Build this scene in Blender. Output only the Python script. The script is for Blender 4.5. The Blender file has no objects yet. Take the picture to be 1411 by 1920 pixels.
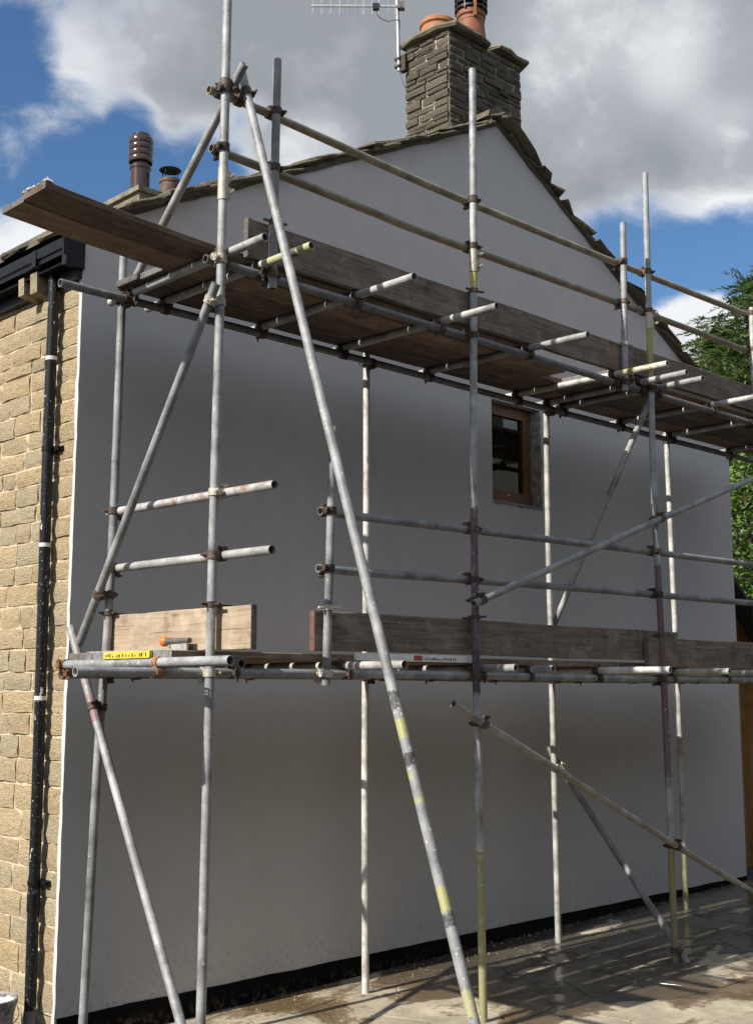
import bpy, math, random
from mathutils import Vector, Matrix, noise as mnoise

rng = random.Random(11)
scene = bpy.context.scene
col = scene.collection
V = Vector

# ------------------------------------------------------------------ camera
cam_data = bpy.data.cameras.new('camera')
cam = bpy.data.objects.new('camera', cam_data)
col.objects.link(cam)
scene.camera = cam
YAW, PIT, ROL = 0.7735, 0.1500, 0.0008
fw = V((math.sin(YAW) * math.cos(PIT), math.cos(YAW) * math.cos(PIT), math.sin(PIT)))
rt = V((math.cos(YAW), -math.sin(YAW), 0))
up = rt.cross(fw)
rt, up = rt * math.cos(ROL) + up * math.sin(ROL), up * math.cos(ROL) - rt * math.sin(ROL)
cm = Matrix((rt, up, -fw)).transposed().to_4x4()
cm.translation = (-3.755, -6.3935, 2.0152)
cam.matrix_world = cm
cam_data.sensor_width = 36.0
cam_data.sensor_fit = 'AUTO'
cam_data.lens = 2286.73 / 1920 * 36.0
cam_data.shift_x = 0.66 / 1920
cam_data.shift_y = -13.3 / 1920
cam_data.clip_start = 0.05
cam_data.clip_end = 500

# ------------------------------------------------------------------ world and sun
SUN_EL = math.radians(37.0)
light_dir = V((1.0, -0.065, -math.tan(SUN_EL))).normalized()      # the way the light travels
to_sun = -light_dir
sun_az = math.atan2(to_sun.x, to_sun.y)

def nd(nt, typ, ins=None, **props):
    n = nt.nodes.new(typ)
    for k, v in props.items():
        setattr(n, k, v)
    for k, v in (ins or {}).items():
        s = n.inputs[k]
        if isinstance(v, bpy.types.NodeSocket):
            nt.links.new(v, s)
        else:
            s.default_value = v
    return n

def math_n(nt, op, a, b=0.0, clamp=False):
    return nd(nt, 'ShaderNodeMath', {0: a, 1: b}, operation=op, use_clamp=clamp).outputs[0]

def smooth(nt, v, lo, hi, a=0.0, b=1.0):
    return nd(nt, 'ShaderNodeMapRange', {0: v, 1: lo, 2: hi, 3: a, 4: b}, interpolation_type='SMOOTHSTEP').outputs[0]

def mixc(nt, fac, a, b, mode='MIX'):
    n = nd(nt, 'ShaderNodeMix', data_type='RGBA', blend_type=mode)
    for idx, v in ((0, fac), (6, a), (7, b)):
        if isinstance(v, bpy.types.NodeSocket):
            nt.links.new(v, n.inputs[idx])
        elif idx == 0:
            n.inputs[0].default_value = v
        else:
            n.inputs[idx].default_value = (*v, 1.0) if len(v) == 3 else v
    return n.outputs[2]

def ramp(nt, fac, stops):
    n = nd(nt, 'ShaderNodeValToRGB', {0: fac})
    cr = n.color_ramp
    while len(cr.elements) < len(stops):
        cr.elements.new(0.5)
    for e, (p, c) in zip(cr.elements, stops):
        e.position = p
        e.color = (*c, 1.0) if len(c) == 3 else c
    return n.outputs[0]

def noise_n(nt, vec, scale, detail=5.0, rough=0.55, dist=0.0):
    return nd(nt, 'ShaderNodeTexNoise', {'Vector': vec, 'Scale': scale, 'Detail': detail, 'Roughness': rough, 'Distortion': dist}).outputs[0]

world = bpy.data.worlds.new('World')
scene.world = world
world.use_nodes = True
wt = world.node_tree
wt.nodes.clear()
sky = nd(wt, 'ShaderNodeTexSky', sky_type='NISHITA', sun_disc=False)
sky.sun_elevation = SUN_EL
sky.sun_rotation = sun_az
sky.air_density = 1.0
sky.dust_density = 0.4
sky.ozone_density = 2.0
wdir = nd(wt, 'ShaderNodeTexCoord').outputs['Generated']
sep = nd(wt, 'ShaderNodeSeparateXYZ', {0: wdir})
hz = math_n(wt, 'ADD', math_n(wt, 'MAXIMUM', sep.outputs[2], 0.0), 0.42)
cvec = nd(wt, 'ShaderNodeCombineXYZ', {0: math_n(wt, 'DIVIDE', sep.outputs[0], hz), 1: math_n(wt, 'DIVIDE', sep.outputs[1], hz), 2: 3.7}).outputs[0]
big = noise_n(wt, cvec, 1.7, 3.0, 0.5)
fine = noise_n(wt, cvec, 6.4, 11.0, 0.63, 0.3)
dens = math_n(wt, 'ADD', math_n(wt, 'MULTIPLY', big, 0.42), math_n(wt, 'MULTIPLY', fine, 0.58))

def cdir(px, py):
    d = fw + rt * (px - 704.84) / 2286.73 - up * (py - 946.7) / 2286.73
    return d.normalized()

def lobe(d, r_in, r_out):
    dp = nd(wt, 'ShaderNodeVectorMath', {0: wdir, 1: tuple(d)}, operation='DOT_PRODUCT').outputs['Value']
    return smooth(wt, dp, math.cos(math.radians(r_out)), math.cos(math.radians(r_in)))

dens = math_n(wt, 'ADD', dens, 0.045)
# gaps of blue between the clouds, and the denser banks
for px, py, ri, ro, amt in ((45, 330, 1, 6.0, -0.21), (330, 370, 1, 5.0, -0.23), (180, 330, .5, 3.0, -0.10), (250, 215, .2, 1.4, -0.10), (470, 215, .2, 1.3, -0.10), (400, 260, .2, 2.0, -0.08), (1230, 480, .5, 4.6, -0.24), (1400, 470, .5, 3.0, -0.14),
                            (1110, 460, .3, 2.6, -0.12), (20, 90, .3, 2.6, -0.12), (1340, 265, .2, 1.7, -0.10), (1375, 270, .2, 1.5, -0.08),
                            (470, 200, .1, 1.2, -0.06), (560, 270, .1, 1.5, -0.07),
                            (610, 300, .3, 2.4, 0.16), (1300, 650, .5, 3.2, 0.34), (40, 470, .5, 2.6, 0.24), (200, 150, 1, 7.0, 0.15),
                            (650, 100, 2, 10.0, 0.20), (1100, 200, 3, 11.0, 0.17), (1390, 130, 1, 6.0, 0.13), (1340, 360, .5, 3.0, 0.10)):
    dens = math_n(wt, 'ADD', dens, math_n(wt, 'MULTIPLY', lobe(cdir(px, py), ri, ro), amt))
alpha = smooth(wt, dens, 0.42, 0.625)
thick = smooth(wt, dens, 0.50, 0.80)
tone = noise_n(wt, cvec, 4.0, 9.0, 0.60)
shade = math_n(wt, 'ADD', math_n(wt, 'MULTIPLY', thick, 0.75), math_n(wt, 'MULTIPLY', smooth(wt, tone, 0.36, 0.66), 0.45), True)
for px, py, ri, ro, amt in ((1130, 90, 1, 6.0, -0.55), (1330, 130, .5, 4.0, -0.30), (1300, 620, .5, 4.0, -0.8), (1380, 300, .5, 3.5, -0.35), (600, 290, .3, 2.6, -0.75),
                            (50, 470, .5, 3.0, -0.8), (110, 120, .3, 2.5, -0.20), (200, 170, .5, 6.0, 0.16), (650, 110, 1, 8.0, 0.27), (1130, 320, 1, 5.0, 0.20), (420, 60, 1, 6.0, 0.14)):
    shade = math_n(wt, 'ADD', shade, math_n(wt, 'MULTIPLY', lobe(cdir(px, py), ri, ro), amt), True)
ccol = ramp(wt, shade, [(0.0, (0.90, 0.92, 0.95)), (0.28, (0.70, 0.73, 0.77)), (0.60, (0.44, 0.47, 0.505)), (1.0, (0.33, 0.36, 0.39))])
skys = nd(wt, 'ShaderNodeHueSaturation', {'Saturation': 1.2, 'Color': sky.outputs[0]}).outputs[0]
skyc = mixc(wt, 1.0, skys, (0.118, 0.118, 0.122), 'MULTIPLY')
wcol = mixc(wt, alpha, skyc, ccol)
bg = nd(wt, 'ShaderNodeBackground', {0: wcol, 1: 0.80})
nd(wt, 'ShaderNodeOutputWorld', {0: bg.outputs[0]})

sun_data = bpy.data.lights.new('sun', 'SUN')
sun_data.energy = 5.0
sun_data.angle = math.radians(0.53)
sun_data.color = (1.0, 0.94, 0.84)
sun = bpy.data.objects.new('sun', sun_data)
sun.rotation_euler = light_dir.to_track_quat('-Z', 'Y').to_euler()
sun.location = to_sun * 40
col.objects.link(sun)

scene.view_settings.view_transform = 'Standard'
scene.view_settings.look = 'None'
scene.view_settings.exposure = 0.32
scene.view_settings.gamma = 1.0
scene.render.engine = 'CYCLES'
scene.cycles.use_denoising = True
scene.cycles.max_bounces = 7
scene.cycles.caustics_reflective = False
scene.cycles.caustics_refractive = False

# ------------------------------------------------------------------ mesh helpers
class MB:
    def __init__(self):
        self.v, self.f = [], []
    def add(self, vs, fs):
        o = len(self.v)
        self.v += [tuple(p) for p in vs]
        self.f += [tuple(i + o for i in f) for f in fs]
        return self
    def box(self, a, b, M=None):
        vs = [V((x, y, z)) for x in (a[0], b[0]) for y in (a[1], b[1]) for z in (a[2], b[2])]
        if M is not None:
            vs = [M @ p for p in vs]
        return self.add(vs, [(0, 1, 3, 2), (4, 6, 7, 5), (0, 4, 5, 1), (2, 3, 7, 6), (0, 2, 6, 4), (1, 5, 7, 3)])
    def prism(self, pts, vec):
        n = len(pts)
        pts = [V(p) for p in pts]
        vs = pts + [p + V(vec) for p in pts]
        fs = [tuple(range(n))[::-1], tuple(range(n, 2 * n))] + [(i, (i + 1) % n, n + (i + 1) % n, n + i) for i in range(n)]
        return self.add(vs, fs)
    def cyl(self, p, q, r, seg=12, r2=None, caps=True):
        p, q = V(p), V(q)
        r2 = r if r2 is None else r2
        a, b = perp(q - p)
        vs = [c + (a * math.cos(t) + b * math.sin(t)) * rr for c, rr in ((p, r), (q, r2)) for t in [2 * math.pi * i / seg for i in range(seg)]]
        fs = [(i, (i + 1) % seg, seg + (i + 1) % seg, seg + i) for i in range(seg)]
        if caps:
            fs += [tuple(range(seg))[::-1], tuple(range(seg, 2 * seg))]
        return self.add(vs, fs)
    def ring(self, c, axis, ri, ro, w, seg=14):
        c, axis = V(c), V(axis).normalized()
        a, b = perp(axis)
        vs = []
        for i in range(seg):
            t = 2 * math.pi * i / seg
            d = a * math.cos(t) + b * math.sin(t)
            vs += [c + d * ri - axis * w / 2, c + d * ro - axis * w / 2, c + d * ro + axis * w / 2, c + d * ri + axis * w / 2]
        fs = []
        for i in range(seg):
            j = (i + 1) % seg
            fs += [(4 * i + k, 4 * j + k, 4 * j + (k + 1) % 4, 4 * i + (k + 1) % 4) for k in range(4)]
        return self.add(vs, fs)
    def pipe(self, pts, ro, ri=None, seg=18):
        pts = [V(p) for p in pts]
        n = len(pts)
        vs, fs = [], []
        a, b = perp(pts[-1] - pts[0])
        radii = [ro] if ri is None else [ro, ri]
        for rr in radii:
            base = len(vs)
            for p in pts:
                vs += [p + (a * math.cos(2 * math.pi * k / seg) + b * math.sin(2 * math.pi * k / seg)) * rr for k in range(seg)]
            for i in range(n - 1):
                for k in range(seg):
                    q = (base + i * seg + k, base + i * seg + (k + 1) % seg, base + (i + 1) * seg + (k + 1) % seg, base + (i + 1) * seg + k)
                    fs.append(q if rr == ro else q[::-1])
        if ri is None:
            fs += [tuple(range(seg))[::-1], tuple(range((n - 1) * seg, n * seg))]
        else:
            m = n * seg
            for k in range(seg):
                k2 = (k + 1) % seg
                fs.append((k2, k, m + k, m + k2))
                e = (n - 1) * seg
                fs.append((e + k, e + k2, m + e + k2, m + e + k))
        return self.add(vs, fs)
    def lathe(self, prof, c, seg=20):
        c = V(c)
        vs = [c + V((r * math.cos(2 * math.pi * k / seg), r * math.sin(2 * math.pi * k / seg), z)) for r, z in prof for k in range(seg)]
        fs = [(i * seg + k, i * seg + (k + 1) % seg, (i + 1) * seg + (k + 1) % seg, (i + 1) * seg + k) for i in range(len(prof) - 1) for k in range(seg)]
        return self.add(vs, fs)
    def mesh(self, name, smooth_angle=None):
        me = bpy.data.meshes.new(name)
        me.from_pydata(self.v, [], self.f)
        me.update()
        if smooth_angle:
            me.polygons.foreach_set('use_smooth', [True] * len(me.polygons))
            me.set_sharp_from_angle(angle=math.radians(smooth_angle))
        return me

def perp(d):
    d = V(d).normalized()
    h = V((0, 0, 1)) if abs(d.z) < 0.9 else V((1, 0, 0))
    a = d.cross(h).normalized()
    return a, d.cross(a).normalized()

WM = {}
def put(name, me, mat=None, parent=None, M=None, kind=None):
    o = bpy.data.objects.new(name, me)
    col.objects.link(o)
    M = M or Matrix.Identity(4)
    if parent is not None:
        o.parent = parent
        o.matrix_basis = WM[parent.name].inverted() @ M
    else:
        o.matrix_basis = M
    WM[o.name] = M.copy()
    if mat is not None and me is not None and not me.materials:
        me.materials.append(mat)
    if kind:
        o['kind'] = kind
    return o

def tag(o, label, cat, group=None):
    o['label'] = label
    o['category'] = cat
    if group:
        o['group'] = group
    return o

def thing(name, label, cat, loc, group=None):
    return tag(put(name, None, M=Matrix.Translation(V(loc))), label, cat, group)

def along(p, q, upv=(0, 0, 1)):
    p, q = V(p), V(q)
    x = (q - p).normalized()
    y = V(upv).cross(x)
    if y.length < 1e-4:
        y = V((0, 1, 0))
    y.normalize()
    z = x.cross(y)
    M = Matrix((x, y, z)).transposed().to_4x4()
    M.translation = p
    return M

def spline(pts, n=5):
    pts = [V(p) for p in pts]
    if len(pts) == 2:
        return [pts[0].lerp(pts[1], i / 4) for i in range(5)]
    P = [pts[0] * 2 - pts[1]] + pts + [pts[-1] * 2 - pts[-2]]
    out = []
    for i in range(1, len(P) - 2):
        for k in range(n):
            t = k / n
            out.append(0.5 * ((2 * P[i]) + (-P[i - 1] + P[i + 1]) * t + (2 * P[i - 1] - 5 * P[i] + 4 * P[i + 1] - P[i + 2]) * t * t
                              + (-P[i - 1] + 3 * P[i] - 3 * P[i + 1] + P[i + 2]) * t ** 3))
    out.append(pts[-1])
    return out

# ------------------------------------------------------------------ materials
def newmat(name):
    m = bpy.data.materials.new(name)
    m.use_nodes = True
    nt = m.node_tree
    b = nt.nodes['Principled BSDF']
    return m, nt, b

def objco(nt, obj=None):
    t = nd(nt, 'ShaderNodeTexCoord')
    if obj is not None:
        t.object = obj
    return t.outputs['Object']

def scaled(nt, vec, s):
    return nd(nt, 'ShaderNodeVectorMath', {0: vec, 1: s}, operation='MULTIPLY').outputs[0]

def bump(nt, bsdf, h, strength, dist=0.01):
    b = nd(nt, 'ShaderNodeBump', {'Height': h, 'Strength': strength, 'Distance': dist})
    nt.links.new(b.outputs[0], bsdf.inputs['Normal'])

def orand(nt):
    return nd(nt, 'ShaderNodeObjectInfo').outputs['Random']

def shifted(nt, vec, amount=37.0):
    r = orand(nt)
    c = nd(nt, 'ShaderNodeCombineXYZ', {0: math_n(nt, 'MULTIPLY', r, amount), 1: math_n(nt, 'MULTIPLY', r, amount * 0.61), 2: math_n(nt, 'MULTIPLY', r, amount * 1.7)})
    return nd(nt, 'ShaderNodeVectorMath', {0: vec, 1: c.outputs[0]}, operation='ADD').outputs[0]

def L(nt, sock, inp):
    nt.links.new(sock, inp)

def galv(name, base=(0.285, 0.29, 0.295), bands=(), dirt=0.5):
    m, nt, b = newmat(name)
    co = objco(nt)
    sh = shifted(nt, co)
    n1 = noise_n(nt, sh, 7.0, 7, 0.65)
    n2 = noise_n(nt, scaled(nt, sh, (0.8, 22, 22)), 2.0, 5, 0.6)
    c = ramp(nt, n1, [(0.32, tuple(x * 0.5 for x in base)), (0.50, base), (0.70, tuple(min(0.8, x * 1.5) for x in base))])
    c = mixc(nt, math_n(nt, 'MULTIPLY', smooth(nt, n2, 0.52, 0.70), 0.45), c, tuple(x * 0.5 for x in base))
    xs = nd(nt, 'ShaderNodeSeparateXYZ', {0: co}).outputs[0]
    wob = math_n(nt, 'ADD', xs, math_n(nt, 'MULTIPLY', math_n(nt, 'SUBTRACT', noise_n(nt, sh, 28.0, 4), 0.5), 0.07))
    patch = noise_n(nt, sh, 16.0, 6, 0.7)
    for t0, t1, bc, cov in bands:
        inb = nd(nt, 'ShaderNodeMath', {0: wob, 1: (t0 + t1) / 2, 2: abs(t1 - t0) / 2}, operation='COMPARE').outputs[0]
        f = math_n(nt, 'MULTIPLY', inb, smooth(nt, patch, 0.62 - 0.4 * cov, 0.70 - 0.4 * cov))
        c = mixc(nt, f, c, bc)
    sp = noise_n(nt, sh, 55.0, 3, 0.5)
    c = mixc(nt, smooth(nt, sp, 0.66, 0.72), c, (0.70, 0.69, 0.66))
    st = noise_n(nt, scaled(nt, sh, (1.0, 3, 3)), 2.2, 6, 0.7)
    c = mixc(nt, math_n(nt, 'MULTIPLY', smooth(nt, st, 0.50, 0.68), 0.55), c, tuple(x * 0.48 for x in (base[0], base[1] * .96, base[2] * .9)))
    c = mixc(nt, math_n(nt, 'MULTIPLY', smooth(nt, st, 0.42, 0.28), 0.5), c, tuple(min(.75, x * 1.7) for x in base))
    ru = noise_n(nt, sh, 13.0, 5, 0.6)
    c = mixc(nt, math_n(nt, 'MULTIPLY', smooth(nt, ru, 0.62, 0.74), dirt), c, (0.15, 0.085, 0.05))
    v = math_n(nt, 'ADD', math_n(nt, 'MULTIPLY', orand(nt), 0.35), 0.82)
    c = nd(nt, 'ShaderNodeHueSaturation', {'Value': v, 'Color': c, 'Saturation': 1.0}).outputs[0]
    L(nt, c, b.inputs['Base Color'])
    b.inputs['Metallic'].default_value = 0.18
    L(nt, math_n(nt, 'ADD', math_n(nt, 'MULTIPLY', n1, 0.4), 0.42), b.inputs['Roughness'])
    bump(nt, b, n1, 0.12, 0.004)
    return m

YEL = (0.40, 0.37, 0.13)
PUR = (0.155, 0.10, 0.125)
M_galv = galv('galvanised_steel')
M_galv2 = galv('galvanised_pale', (0.40, 0.40, 0.39), dirt=0.25)
M_galv3 = galv('galvanised_dull', (0.23, 0.23, 0.235), dirt=0.8)
M_white = galv('galvanised_plaster_splashed', (0.52, 0.51, 0.485), dirt=0.2)

def plain(name, c, rough=0.6, metal=0.0, nscale=12.0, var=0.35, bmp=0.2, bd=0.004, rnd=0.2):
    m, nt, b = newmat(name)
    sh = shifted(nt, objco(nt))
    n = noise_n(nt, sh, nscale, 7, 0.6)
    cc = ramp(nt, n, [(0.28, tuple(x * (1 - var) for x in c)), (0.5, c), (0.74, tuple(min(0.85, x * (1 + var)) for x in c))])
    v = math_n(nt, 'ADD', math_n(nt, 'MULTIPLY', orand(nt), rnd * 2), 1 - rnd)
    cc = nd(nt, 'ShaderNodeHueSaturation', {'Value': v, 'Color': cc}).outputs[0]
    L(nt, cc, b.inputs['Base Color'])
    b.inputs['Roughness'].default_value = rough
    b.inputs['Metallic'].default_value = metal
    bump(nt, b, n, bmp, bd)
    return m

M_rust = plain('rusty_coupler', (0.105, 0.075, 0.06), 0.7, 0.35, 40.0, 0.6, 0.4, rnd=0.45)
M_rusto = plain('orange_rust_coupler', (0.30, 0.15, 0.075), 0.75, 0.2, 45.0, 0.5, 0.4)
M_sleeve = plain('pale_sleeve', (0.50, 0.47, 0.40), 0.55, 0.25, 30.0, 0.3)
M_black = plain('black_plastic', (0.009, 0.009, 0.011), 0.38, 0.0, 30.0, 0.9, 0.15)
M_blackmatt = plain('black_bitumen', (0.008, 0.008, 0.008), 0.75, 0.0, 14.0, 0.6, 0.4)
for m_, sp_ in ((M_blackmatt, .08), (M_black, .25)):
    m_.node_tree.nodes['Principled BSDF'].inputs['Specular IOR Level'].default_value = sp_
M_whitepl = plain('white_pipe_band', (0.72, 0.72, 0.70), 0.5)
M_browngl = plain('brown_glazed_clay', (0.055, 0.036, 0.032), 0.22, 0.0, 8.0, 0.25, 0.05, rnd=0.05)
M_terra = plain('terracotta', (0.30, 0.105, 0.055), 0.65, 0.0, 14.0, 0.35, 0.2)
M_orange = plain('orange_clay', (0.46, 0.19, 0.08), 0.7, 0.0, 12.0, 0.3, 0.2)
M_darkcowl = plain('dark_cowl', (0.02, 0.018, 0.02), 0.5, 0.3)
M_stub = plain('sooty_clay', (0.13, 0.075, 0.05), 0.7, 0.0, 16, 0.5)
M_alu = plain('aerial_aluminium', (0.55, 0.56, 0.57), 0.4, 0.7, 20.0, 0.2)
M_cement = plain('rough_cement', (0.23, 0.22, 0.20), 0.9, 0.0, 24.0, 0.65, 0.9, 0.012)
M_capst = plain('lichened_stone_slab', (0.17, 0.155, 0.11), 0.9, 0.0, 10.0, 0.55, 0.8, 0.012)
M_frame = plain('brown_timber_frame', (0.17, 0.068, 0.022), 0.42, 0.0, 9.0, 0.3, 0.1)
M_seal = plain('black_seal', (0.012, 0.012, 0.012), 0.5)
M_dark = plain('dark_room', (0.03, 0.03, 0.032), 0.9)
M_redend = plain('red_painted_end', (0.17, 0.075, 0.06), 0.7, 0.0, 30, 0.5)
M_hoop = plain('hoop_iron', (0.17, 0.16, 0.15), 0.6, 0.5, 40, 0.5)
M_felt = plain('roofing_felt', (0.045, 0.05, 0.055), 0.9, 0.0, 60, 0.4, 0.4)
M_yellow = plain('yellow_level', (0.55, 0.48, 0.05), 0.45, 0.0, 20, 0.25)
M_orng = plain('orange_handle', (0.62, 0.16, 0.02), 0.4, 0.0, 20, 0.2)
M_bead = plain('bead_metal', (0.42, 0.42, 0.40), 0.5, 0.4, 30, 0.4)
M_plaster = plain('plaster_crust', (0.60, 0.59, 0.56), 0.9, 0.0, 25, 0.4, 0.8, 0.01)
M_bucket = plain('plaster_caked_bucket', (0.24, 0.24, 0.235), 0.7, 0.0, 18, 0.9, 0.5, 0.006)
M_print = plain('black_print', (0.02, 0.02, 0.02), 0.6)
M_redprint = plain('red_print', (0.50, 0.10, 0.08), 0.6)
M_curtain = plain('green_curtain', (0.14, 0.24, 0.13), 0.9, 0, 18, 0.6)
M_blind = plain('cream_blind', (0.55, 0.48, 0.33), 0.9, 0, 14, 0.25)
M_bark = plain('bark', (0.09, 0.06, 0.045), 0.95, 0, 16, 0.5, 0.8, 0.02)
M_cable = plain('aerial_cable', (0.05, 0.05, 0.05), 0.5)

# render: white painted plaster with a fine stipple
M_render, nt, b = newmat('white_render')
co = objco(nt)
n1 = noise_n(nt, co, 0.9, 4, 0.5)
n2 = noise_n(nt, co, 140.0, 4, 0.7)
n3 = noise_n(nt, co, 9.0, 6, 0.6)
c = mixc(nt, n1, (0.545, 0.543, 0.548), (0.605, 0.60, 0.598))
n4 = noise_n(nt, scaled(nt, co, (2.2, 1, 0.9)), 2.6, 9, 0.68, 0.8)
c = mixc(nt, math_n(nt, 'MULTIPLY', smooth(nt, n3, 0.50, 0.72), 0.16), c, (0.40, 0.40, 0.40))
c = mixc(nt, math_n(nt, 'MULTIPLY', smooth(nt, n4, 0.52, 0.72), 0.22), c, (0.44, 0.435, 0.43))
c = mixc(nt, math_n(nt, 'MULTIPLY', smooth(nt, n4, 0.46, 0.32), 0.30), c, (0.64, 0.635, 0.63))
gr = noise_n(nt, co, 75.0, 3, 0.7)
c = mixc(nt, math_n(nt, 'MULTIPLY', smooth(nt, gr, 0.50, 0.68), 0.16), c, (0.36, 0.36, 0.36))
zs = nd(nt, 'ShaderNodeSeparateXYZ', {0: co}).outputs[2]
spl = math_n(nt, 'MULTIPLY', smooth(nt, zs, 0.75, 0.18), smooth(nt, noise_n(nt, co, 26.0, 5, 0.65), 0.52, 0.66))
c = mixc(nt, math_n(nt, 'MULTIPLY', spl, 0.45), c, (0.30, 0.26, 0.21))
L(nt, c, b.inputs['Base Color'])
b.inputs['Roughness'].default_value = 0.9
bump(nt, b, math_n(nt, 'ADD', n2, math_n(nt, 'ADD', math_n(nt, 'MULTIPLY', n3, 0.8), math_n(nt, 'MULTIPLY', n4, 1.4))), 0.5, 0.005)

# sandstone blocks
def stone_mat(name, stops, spot, bstr):
    m, nt, b = newmat(name)
    co = objco(nt)
    sh = shifted(nt, co, 53.0)
    r = orand(nt)
    c0 = ramp(nt, r, stops)
    n1 = noise_n(nt, sh, 3.0, 8, 0.65)
    n2 = noise_n(nt, sh, 14.0, 6, 0.65)
    pits = nd(nt, 'ShaderNodeTexVoronoi', {'Vector': sh, 'Scale': 26.0}).outputs[0]
    c = mixc(nt, math_n(nt, 'MULTIPLY', smooth(nt, n1, 0.38, 0.68), 0.55), c0, tuple(min(0.8, x * 1.35) for x in stops[0][1]))
    c = mixc(nt, math_n(nt, 'MULTIPLY', smooth(nt, n2, 0.52, 0.66), 0.7), c, spot)
    c = mixc(nt, math_n(nt, 'MULTIPLY', smooth(nt, noise_n(nt, sh, 34.0, 4, 0.7), 0.58, 0.68), 0.6), c, tuple(x * 0.6 for x in spot))
    c = mixc(nt, math_n(nt, 'MULTIPLY', smooth(nt, n2, 0.46, 0.30), 0.35), c, tuple(min(0.8, x * 1.5) for x in stops[-1][1]))
    L(nt, c, b.inputs['Base Color'])
    b.inputs['Roughness'].default_value = 0.92
    h = math_n(nt, 'ADD', n2, math_n(nt, 'ADD', math_n(nt, 'MULTIPLY', n1, 1.2), math_n(nt, 'MULTIPLY', smooth(nt, pits, 0.0, 0.25), 0.35)))
    bump(nt, b, h, bstr, 0.02)
    return m

M_stone = stone_mat('sandstone_block', [(0.0, (0.47, 0.355, 0.205)), (0.25, (0.52, 0.41, 0.26)), (0.5, (0.42, 0.325, 0.20)), (0.75, (0.48, 0.40, 0.27)), (1.0, (0.39, 0.34, 0.235))], (0.23, 0.165, 0.095), 1.0)
M_chst = stone_mat('weathered_chimney_stone', [(0.0, (0.14, 0.118, 0.088)), (0.3, (0.20, 0.172, 0.13)), (0.6, (0.095, 0.083, 0.066)), (1.0, (0.17, 0.15, 0.115))], (0.06, 0.052, 0.043), 1.0)
M_slate = stone_mat('stone_slate', [(0.0, (0.125, 0.108, 0.078)), (0.4, (0.19, 0.165, 0.12)), (0.7, (0.085, 0.075, 0.06)), (1.0, (0.15, 0.137, 0.095))], (0.05, 0.045, 0.036), 1.0)
M_mortar = plain('pale_mortar', (0.54, 0.45, 0.31), 0.95, 0, 30, 0.3, 0.7, 0.01)
M_chmortar = plain('chimney_mortar', (0.27, 0.245, 0.20), 0.95, 0, 22, 0.5, 0.8, 0.015)

def wood(name, dark, mid, light, rnd=0.35):
    m, nt, b = newmat(name)
    co = shifted(nt, objco(nt), 41.0)
    g = noise_n(nt, scaled(nt, co, (1.9, 30, 30)), 1.6, 9, 0.68, 1.1)
    g2 = noise_n(nt, scaled(nt, co, (0.5, 6, 6)), 1.5, 4, 0.5)
    c = ramp(nt, g, [(0.30, dark), (0.50, mid), (0.72, light)])
    c = mixc(nt, math_n(nt, 'MULTIPLY', smooth(nt, g2, 0.40, 0.66), 0.5), c, tuple(0.5 * (a + bb) for a, bb in zip(dark, mid)))
    crack = noise_n(nt, scaled(nt, co, (0.7, 60, 60)), 1.2, 3, 0.5, 1.2)
    c = mixc(nt, math_n(nt, 'MULTIPLY', smooth(nt, crack, 0.66, 0.70), 0.8), c, tuple(x * 0.35 for x in dark))
    kv = nd(nt, 'ShaderNodeTexVoronoi', {'Vector': scaled(nt, co, (2.2, 7, 7)), 'Scale': 1.0}).outputs[0]
    c = mixc(nt, math_n(nt, 'MULTIPLY', smooth(nt, kv, 0.13, 0.05), 0.75), c, tuple(x * 0.4 for x in dark))
    blot = noise_n(nt, co, 6.0, 7, 0.65)
    c = mixc(nt, math_n(nt, 'MULTIPLY', smooth(nt, blot, 0.50, 0.66), 0.40), c, tuple(min(.6, x * 1.25) for x in light))
    c = mixc(nt, math_n(nt, 'MULTIPLY', smooth(nt, blot, 0.45, 0.33), 0.55), c, tuple(x * 0.6 for x in dark))
    sp = noise_n(nt, co, 30.0, 5, 0.65)
    c = mixc(nt, math_n(nt, 'MULTIPLY', smooth(nt, sp, 0.63, 0.70), 0.6), c, (0.48, 0.46, 0.43))
    v = math_n(nt, 'ADD', math_n(nt, 'MULTIPLY', orand(nt), rnd * 2), 1 - rnd)
    c = nd(nt, 'ShaderNodeHueSaturation', {'Value': v, 'Color': c}).outputs[0]
    L(nt, c, b.inputs['Base Color'])
    b.inputs['Roughness'].default_value = 0.85
    bump(nt, b, math_n(nt, 'ADD', g, math_n(nt, 'MULTIPLY', smooth(nt, crack, 0.66, 0.70), -1.0)), 0.5, 0.004)
    return m

M_board = wood('weathered_scaffold_board', (0.085, 0.056, 0.038), (0.185, 0.130, 0.088), (0.29, 0.225, 0.165), 0.45)
M_boardg = wood('grey_scaffold_board', (0.080, 0.060, 0.047), (0.175, 0.137, 0.108), (0.28, 0.235, 0.19), 0.2)
M_boardt = wood('clean_tan_board', (0.24, 0.175, 0.115), (0.38, 0.295, 0.205), (0.47, 0.385, 0.285), 0.1)
M_shed = wood('orange_stained_timber', (0.17, 0.075, 0.015), (0.30, 0.145, 0.03), (0.40, 0.21, 0.06), 0.3)

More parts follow.
